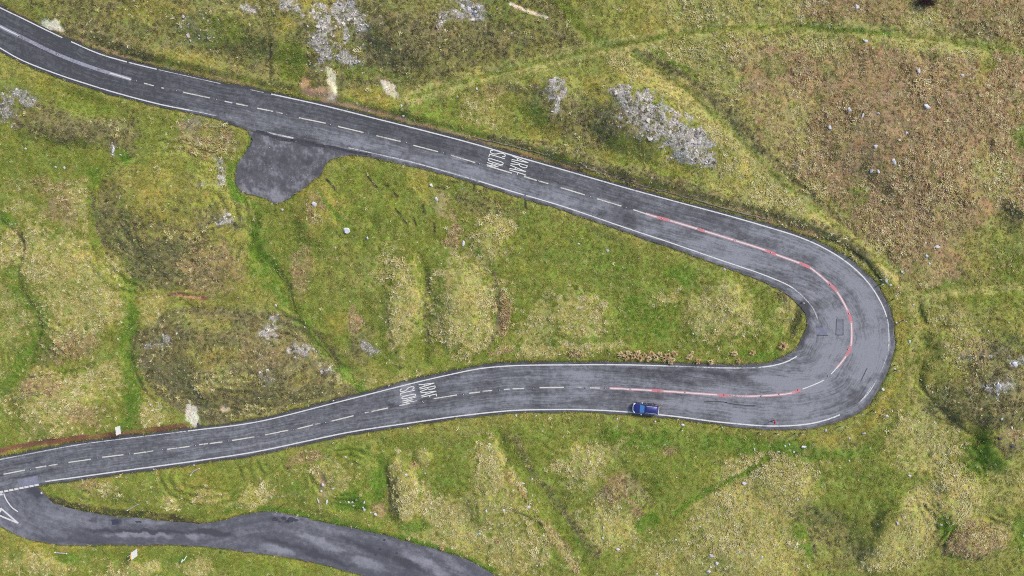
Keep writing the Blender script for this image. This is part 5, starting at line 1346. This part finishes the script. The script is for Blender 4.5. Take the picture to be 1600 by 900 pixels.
def pole(px, py, h, bend, label, r_=.07, lean=(0, 0)):
    e = empty('marker_pole', P3(px, py, 0), 0, label, 'pole', 'tall grey poles by the junction')
    top = Vector((lean[0], lean[1], h)); mid = Vector((lean[0] * .5 + bend[0], lean[1] * .5 + bend[1], h * .6))
    pts = [Vector((0, 0, -.2))] + [(1 - t) ** 2 * Vector((0, 0, 0)) + 2 * t * (1 - t) * mid + t * t * top for t in np.linspace(.1, 1, 7)]
    MB().tube(pts, r_, 8).build('shaft', M_GALV, e, True)
    MB().tube([pts[-1], pts[-1] + Vector((0, 0, .05))], [r_ * 1.25, r_ * .9], 8).build('cap', M_WHITEP, e)
    MB().tube([(0, 0, -.05), (0, 0, .12)], [r_ * 2.0, r_ * 1.7], 8).build('collar', M_GALV, e, True)
    return e


pole(215.5, 788, 3.2, (0, 0), 'straight grey pole standing on the dark verge above the side road')
pole(311, 732, 3.0, (-.25, .2), 'bent grey pole on the grass below the lower road', .085, (.0, -.3))
pole(104, 865, 1.5, (-.3, .1), 'leaning white pole on the grass below the side road', .085, (-1.0, .75))
e = empty('marker_post', P3(291.5, 868.5, 0), .5, 'short bent white post in the dip below the side road', 'marker post')
MB().tube([(0, 0, -.1), (-.2, -.25, .5), (-.35, -.4, .8)], [.07, .07, .06], 6).build('shaft', M_WHITEP, e); MB().box((-.55, -.3, .82), (.55, .22, .06), Matrix.Rotation(.6, 3, 'Z')).build('blade', M_WHITEP, e)


def sign(px, py, rz, w_, z0, z1, ph, label, extra=False):
    e = empty('road_sign', P3(px, py, 0), rz, label, 'road sign')
    for s_ in (-1, 1):
        MB().tube([(0, s_ * w_ * .26, -.3), (0, s_ * w_ * .26, ph)], .042, 8).build('post', M_GALV, e, True)
    MB().box((.055, 0, (z0 + z1) / 2), (.03, w_, z1 - z0)).build('panel', M_SIGNW, e)
    for z in (z0 + .25 * (z1 - z0), z0 + .75 * (z1 - z0)):
        MB().box((.03, 0, z), (.02, w_ * .9, .05)).build('rail', M_GALV, e)
    if extra:
        MB().box((.056, 0, z1 + .2), (.025, w_ * .55, .34)).build('top_plate', M_YEL, e)
    return e


sign(193, 669.5, .12, 1.35, 1.0, 2.35, 2.4, 'white sign panel on two posts above the lower road')
sign(214.5, 862.5, .06, 1.25, .15, 1.95, 2.95, 'bright white sign board with a yellow top below the side road', True)

# ------------------------------------------------------------------ the blue car
M_PAINT, n_, l_, b_ = new_mat('blue_car_paint', 0.4, tuple(lin((30, 38, 110)) * .9), 0.2, 0.4, coat=0.35)
fl = n_.new('ShaderNodeTexCoord'); nn = noise_node(n_, l_, fl.outputs['Object'], 60, 2)
l_.new(mixc(n_, l_, maprange(n_, l_, nn.outputs['Fac'], .3, .7, 0, 1), lin((28, 34, 104)), lin((40, 50, 134))), b_.inputs['Base Color'])
M_GLASS = new_mat('tinted_glass', 0.05, (.02, .025, .03), 0, .8)[0]
M_SCREEN = new_mat('windscreen_sky_reflection', 0.06, tuple(lin((86, 150, 215)) * 1.0), 0, .9)[0]  # sky reflection painted into the glass as a blue base colour
M_TRIM = simple('black_trim', (34, 34, 38), .6, .2)
M_RUB = simple('tyre_rubber', (30, 30, 32), .9, .2)
M_ALLOY = simple('alloy_wheel', (190, 192, 198), .35, .05, metallic=.8)
M_LAMP = new_mat('headlamp_lens', .1, (.75, .77, .8), 0, .6)[0]
M_TAIL = new_mat('tail_lamp_lens', .2, (.5, .02, .03), 0, .5)[0]
M_CHROME = simple('bright_trim', (225, 226, 230), .35, .05)
heading = math.atan2(-(650 - 644.5), 60)          # along the edge line
car = empty('parked_car', road3(1007.5, 637.5, 0), heading, 'dark blue hatchback on the lower road beside the white edge line', 'car')
car.scale = (1, .94, 1)
# stations from nose (-x) to tail
ST = [(-2.14, .52, .34, .52), (-2.08, .70, .24, .66), (-1.9, .82, .2, .78), (-1.5, .885, .19, .88), (-1.1, .90, .19, .95), (-.6, .905, .19, .97), (.2, .905, .19, .98), (1.0, .90, .19, .99), (1.6, .885, .2, 1.0), (1.95, .84, .24, 1.0), (2.08, .78, .3, .98), (2.13, .70, .4, .8)]
V = []; F = []
for x_, hw, zb, zt in ST:
    prof = [(-hw * .9, zb), (-hw, zb + .12), (-hw * 1.0, zb + (zt - zb) * .6), (-hw * .955, zt - .07), (-hw * .84, zt - .005), (-hw * .4, zt + .035), (hw * .4, zt + .035), (hw * .84, zt - .005), (hw * .955, zt - .07), (hw, zb + (zt - zb) * .6), (hw, zb + .12), (hw * .9, zb)]
    V += [(x_, y_, z_) for y_, z_ in prof]
np_ = 12
for i in range(len(ST) - 1):
    for j in range(np_):
        F.append((i * np_ + j, i * np_ + (j + 1) % np_, (i + 1) * np_ + (j + 1) % np_, (i + 1) * np_ + j))
F.append(tuple(range(np_))); F.append(tuple((len(ST) - 1) * np_ + j for j in range(np_ - 1, -1, -1)))
body = mesh_obj('body', V, F, M_PAINT, car, smooth=True)
bv = body.modifiers.new('sub', 'SUBSURF'); bv.levels = 1; bv.render_levels = 2
# roof and pillars
RB = [(-.98, .74, .99), (-.3, .66, 1.40), (.1, .655, 1.46), (.9, .65, 1.47), (1.55, .63, 1.43), (1.72, .62, 1.38), (2.02, .70, 1.0)]
V = []; F = []
for x_, hw, z_ in RB[1:6]:
    V += [(x_, -hw, z_ - .07), (x_, -hw * .86, z_), (x_, 0, z_ + .035), (x_, hw * .86, z_), (x_, hw, z_ - .07)]
for i in range(4):
    for j in range(4): F.append((i * 5 + j, i * 5 + j + 1, (i + 1) * 5 + j + 1, (i + 1) * 5 + j))
rf = mesh_obj('roof', V, F, M_PAINT, car, smooth=True)
so_ = rf.modifiers.new('thick', 'SOLIDIFY'); so_.thickness = .04


def quad(nm, pts, mat, parent, th=.015):
    o = mesh_obj(nm, pts, [tuple(range(len(pts)))], mat, parent); s_ = o.modifiers.new('t', 'SOLIDIFY'); s_.thickness = th; s_.offset = 0; return o


quad('windscreen', [(-1.0, -.70, 1.0), (-1.0, .70, 1.0), (-.31, .60, 1.405), (-.31, -.60, 1.405)], M_SCREEN, car)
quad('rear_window', [(1.73, -.57, 1.38), (1.73, .57, 1.38), (2.0, .66, 1.04), (2.0, -.66, 1.04)], M_GLASS, car)
for s_ in (-1, 1):
    quad('side_window', [(-.86, s_ * .80, 1.0), (.32, s_ * .81, 1.0), (.30, s_ * .668, 1.375), (-.28, s_ * .675, 1.345)], M_GLASS, car)
    quad('side_window', [(.40, s_ * .81, 1.0), (1.30, s_ * .80, 1.0), (1.22, s_ * .66, 1.375), (.38, s_ * .668, 1.378)], M_GLASS, car)
    quad('side_window', [(1.37, s_ * .80, 1.0), (1.78, s_ * .76, 1.01), (1.6, s_ * .65, 1.34), (1.29, s_ * .658, 1.37)], M_GLASS, car)
    for a_, b_2, r2 in (((-1.0, s_ * .76, .98), (-.30, s_ * .655, 1.39), .035), ((.36, s_ * .815, .98), (.34, s_ * .67, 1.385), .03), ((1.335, s_ * .81, .98), (1.255, s_ * .665, 1.38), .03), ((2.0, s_ * .72, 1.0), (1.7, s_ * .63, 1.36), .06)):
        MB().tube([a_, b_2], r2, 6).build('pillar', M_PAINT, car)
    MB().box((-.45, s_ * .80, .985), (1.2, .03, .03)).box((1.0, s_ * .80, .985), (1.5, .03, .03)).build('window_trim', M_CHROME, car)
    mm = MB().box((-.72, s_ * 1.0, 1.02), (.14, .22, .14)).build('door_mirror', M_CHROME, car); MB().box((-.645, s_ * 1.0, 1.02), (.012, .18, .1)).build('mirror_glass', M_GLASS, mm)
    for dx in (.1, 1.05): MB().box((dx, s_ * .912, .82), (.18, .03, .03)).build('door_handle', M_CHROME, car)
    MB().box((.2, s_ * .90, .26), (2.3, .05, .12)).build('sill', M_TRIM, car)
    quad('headlight', [(-2.09, s_ * .50, .60), (-1.97, s_ * .79, .63), (-1.72, s_ * .85, .80), (-1.93, s_ * .56, .79)], M_LAMP, car, .05)
    quad('tail_light', [(2.125, s_ * .52, .70), (2.0, s_ * .85, .68), (1.93, s_ * .85, .98), (2.08, s_ * .56, 1.0)], M_TAIL, car, .05)
    MB().box((.75, s_ * .585, 1.51), (1.7, .035, .03)).build('roof_rail', M_CHROME, car)
    for wx in (-1.32, 1.3):
        w_o = empty('wheel', (wx, s_ * .80, .31)); w_o.parent = car
        tyre = MB(); rim = MB()
        for nm, ro, ri_, hw in (('tyre', .31, .21, .1), ('rim', .21, .03, .085)):
            B_ = tyre if nm == 'tyre' else rim
            n2 = 20; vv = []
            for k in range(n2):
                t = 2 * math.pi * k / n2
                for rr, yy in ((ri_, -hw), (ro * .96, -hw), (ro, -hw * .7), (ro, hw * .7), (ro * .96, hw), (ri_, hw)): vv.append((rr * math.cos(t), yy, rr * math.sin(t)))
            B_.add(vv, [(k * 6 + j, k * 6 + (j + 1) % 6, ((k + 1) % n2) * 6 + (j + 1) % 6, ((k + 1) % n2) * 6 + j) for k in range(n2) for j in range(6)])
        tyre.build('tyre', M_RUB, w_o, True); rim.build('rim', M_ALLOY, w_o, True)
quad('front_bumper', [(-2.16, -.5, .42), (-2.16, .5, .42), (-2.15, .52, .54), (-2.15, -.52, .54)], M_TRIM, car, .05)
V = []; F = []
for i, (x_, y_) in enumerate([(-1.78, -.80), (-1.98, -.70), (-2.09, -.52), (-2.13, -.25), (-2.14, 0), (-2.13, .25), (-2.09, .52), (-1.98, .70), (-1.78, .80)]):
    V += [(x_, y_, .66), (x_ + .11, y_ * .96, .745)]
F = [(2 * i, 2 * i + 2, 2 * i + 3, 2 * i + 1) for i in range(8)]
fp = mesh_obj('nose_strip', V, F, M_CHROME, car); sx_ = fp.modifiers.new('t', 'SOLIDIFY'); sx_.thickness = .03  # pale strip following the front edge
quad('rear_spoiler', [(1.66, -.60, 1.45), (1.66, .60, 1.45), (1.86, .58, 1.41), (1.86, -.58, 1.41)], M_PAINT, car, .03)
quad('rear_bumper', [(2.14, -.66, .34), (2.14, .66, .34), (2.16, .66, .56), (2.16, -.66, .56)], M_TRIM, car, .06)
quad('tailgate_trim', [(2.05, -.64, 1.0), (2.05, .64, 1.0), (2.13, .62, .97), (2.13, -.62, .97)], M_CHROME, car, .02)
quad('number_plate', [(2.165, -.25, .66), (2.165, .25, .66), (2.16, .25, .78), (2.16, -.25, .78)], M_WHITEP, car, .01)
MB().tube([(1.5, 0, 1.5), (1.62, 0, 1.68)], [.012, .006], 6).build('aerial', M_TRIM, car)

# ------------------------------------------------------------------ the walker
M_SKIN = simple('skin', (206, 160, 136), .6, .08); M_TROU = simple('navy_trousers', (44, 46, 66), .85, .15); M_JACK = simple('red_jacket', (214, 52, 70), .7, .12); M_SHOE = simple('pale_shoes', (190, 200, 216), .6, .1); M_HAT = simple('red_hat', (222, 60, 78), .8, .1)
M_BAG = simple('pale_blue_bag', (206, 216, 226), .7, .1); M_DARK = simple('dark_eye', (30, 26, 24), .4, .1); M_LIPS = simple('lips', (176, 96, 90), .6, .1)
person = empty('person', road3(1205.6, 657.2, 0), math.radians(172), 'person in a red jacket and dark trousers walking beside the white line', 'person')
# facing +x locally; joints
J = {}; EDG = []; RADS = []


def jn(name, p, r_, par=None):
    J[name] = len(RADS); RADS.append((p, r_))
    if par: EDG.append((J[par], J[name]))


jn('pelvis', (0, 0, .95), (.15, .12)); jn('waist', (0, 0, 1.08), (.145, .11), 'pelvis'); jn('chest', (.01, 0, 1.28), (.17, .125), 'waist'); jn('upper', (.01, 0, 1.42), (.13, .1), 'chest'); jn('neck', (.02, 0, 1.5), (.058, .058), 'upper'); jn('head0', (.035, 0, 1.58), (.085, .08), 'neck'); jn('head1', (.04, 0, 1.67), (.1, .085), 'head0'); jn('head2', (.03, 0, 1.75), (.07, .065), 'head1')
for sg, nm, fwd in ((1, 'l', .26), (-1, 'r', -.22)):
    jn(nm + 'hip', (0.01, sg * .09, .90), (.1, .1), 'pelvis'); jn(nm + 'knee', (fwd * .62 + .05, sg * .1, .5), (.066, .066), nm + 'hip'); jn(nm + 'calf', (fwd * .8 + .0, sg * .1, .33), (.06, .058), nm + 'knee'); jn(nm + 'ank', (fwd, sg * .1, .09), (.042, .042), nm + 'calf'); jn(nm + 'heel', (fwd + .03, sg * .1, .04), (.045, .04), nm + 'ank'); jn(nm + 'toe', (fwd + .2, sg * .11, .035), (.04, .03), nm + 'heel')
    jn(nm + 'sho', (.0, sg * .2, 1.40), (.075, .07), 'upper'); jn(nm + 'elb', (-fwd * .35, sg * .26, 1.13), (.052, .052), nm + 'sho'); jn(nm + 'wri', (-fwd * .7 + .1, sg * .25, .90), (.034, .03), nm + 'elb'); jn(nm + 'palm', (-fwd * .75 + .13, sg * .25, .84), (.04, .022), nm + 'wri')
    for q, (oy, ln) in enumerate(((-.03, .07), (-.01, .082), (.01, .078), (.028, .06))):
        b0 = (-fwd * .78 + .14 + oy, sg * .25, .80)
        jn(nm + 'f%da' % q, b0, (.0095, .0095), nm + 'palm'); jn(nm + 'f%db' % q, (b0[0] + .008, b0[1] - sg * .012, b0[2] - ln * .55), (.0085, .0085), nm + 'f%da' % q); jn(nm + 'f%dc' % q, (b0[0] + .004, b0[1] - sg * .034, b0[2] - ln), (.0075, .0075), nm + 'f%db' % q)
    jn(nm + 'th1', (-fwd * .75 + .175, sg * .235, .83), (.011, .011), nm + 'palm'); jn(nm + 'th2', (-fwd * .75 + .2, sg * .225, .785), (.009, .009), nm + 'th1')
me = bpy.data.meshes.new('body'); me.from_pydata([p for p, _ in RADS], EDG, [])
tmp = bpy.data.objects.new('body', me); COL.objects.link(tmp)
sk = tmp.modifiers.new('skin', 'SKIN'); sk.use_smooth_shade = True
for i, (p, r_) in enumerate(RADS):
    me.skin_vertices[0].data[i].radius = r_; me.skin_vertices[0].data[i].use_root = (i == 0)
sb = tmp.modifiers.new('sub', 'SUBSURF'); sb.levels = 2; sb.render_levels = 2
dg = bpy.context.evaluated_depsgraph_get()
bme = bpy.data.meshes.new_from_object(tmp.evaluated_get(dg))
bpy.data.objects.remove(tmp)
bme.materials.clear()
for m_ in (M_SKIN, M_TROU, M_JACK, M_SHOE): bme.materials.append(m_)
for p in bme.polygons:
    c = p.center; arm = abs(c.y) > .185 and c.z > .6
    p.material_index = (0 if c.z < .89 else 2) if arm else (3 if c.z < .09 else 1 if c.z < .93 else 2 if c.z < 1.49 else 0)
    p.use_smooth = True
link(bpy.data.objects.new('body', bme), person)
hm = bmesh.new(); bmesh.ops.create_uvsphere(hm, u_segments=16, v_segments=10, radius=1)
for v in hm.verts:
    v.co = Vector((v.co.x * .118 + .035, v.co.y * .1, max(v.co.z, -.15) * .13 + 1.70))
me = bpy.data.meshes.new('hat'); hm.to_mesh(me); hm.free(); me.materials.append(M_HAT); link(bpy.data.objects.new('hat', me), person)
for s_ in (-1, 1):
    MB().box((.125, s_ * .034, 1.665), (.012, .022, .012)).build('eye', M_DARK, person); MB().tube([(.04, s_ * .085, 1.68), (.035, s_ * .092, 1.62)], [.016, .012], 6).build('ear', M_SKIN, person)
MB().tube([(.128, 0, 1.66), (.148, 0, 1.625)], [.01, .016], 6).build('nose', M_SKIN, person); MB().box((.12, 0, 1.59), (.012, .045, .012)).build('mouth', M_LIPS, person)
bag = MB(); bag.box((.14, -.02, 1.2), (.16, .26, .30)); bg = bag.build('shoulder_bag', M_BAG, None)
bv = bg.modifiers.new('b', 'BEVEL'); bv.width = .05; bv.segments = 3
bg.parent = person
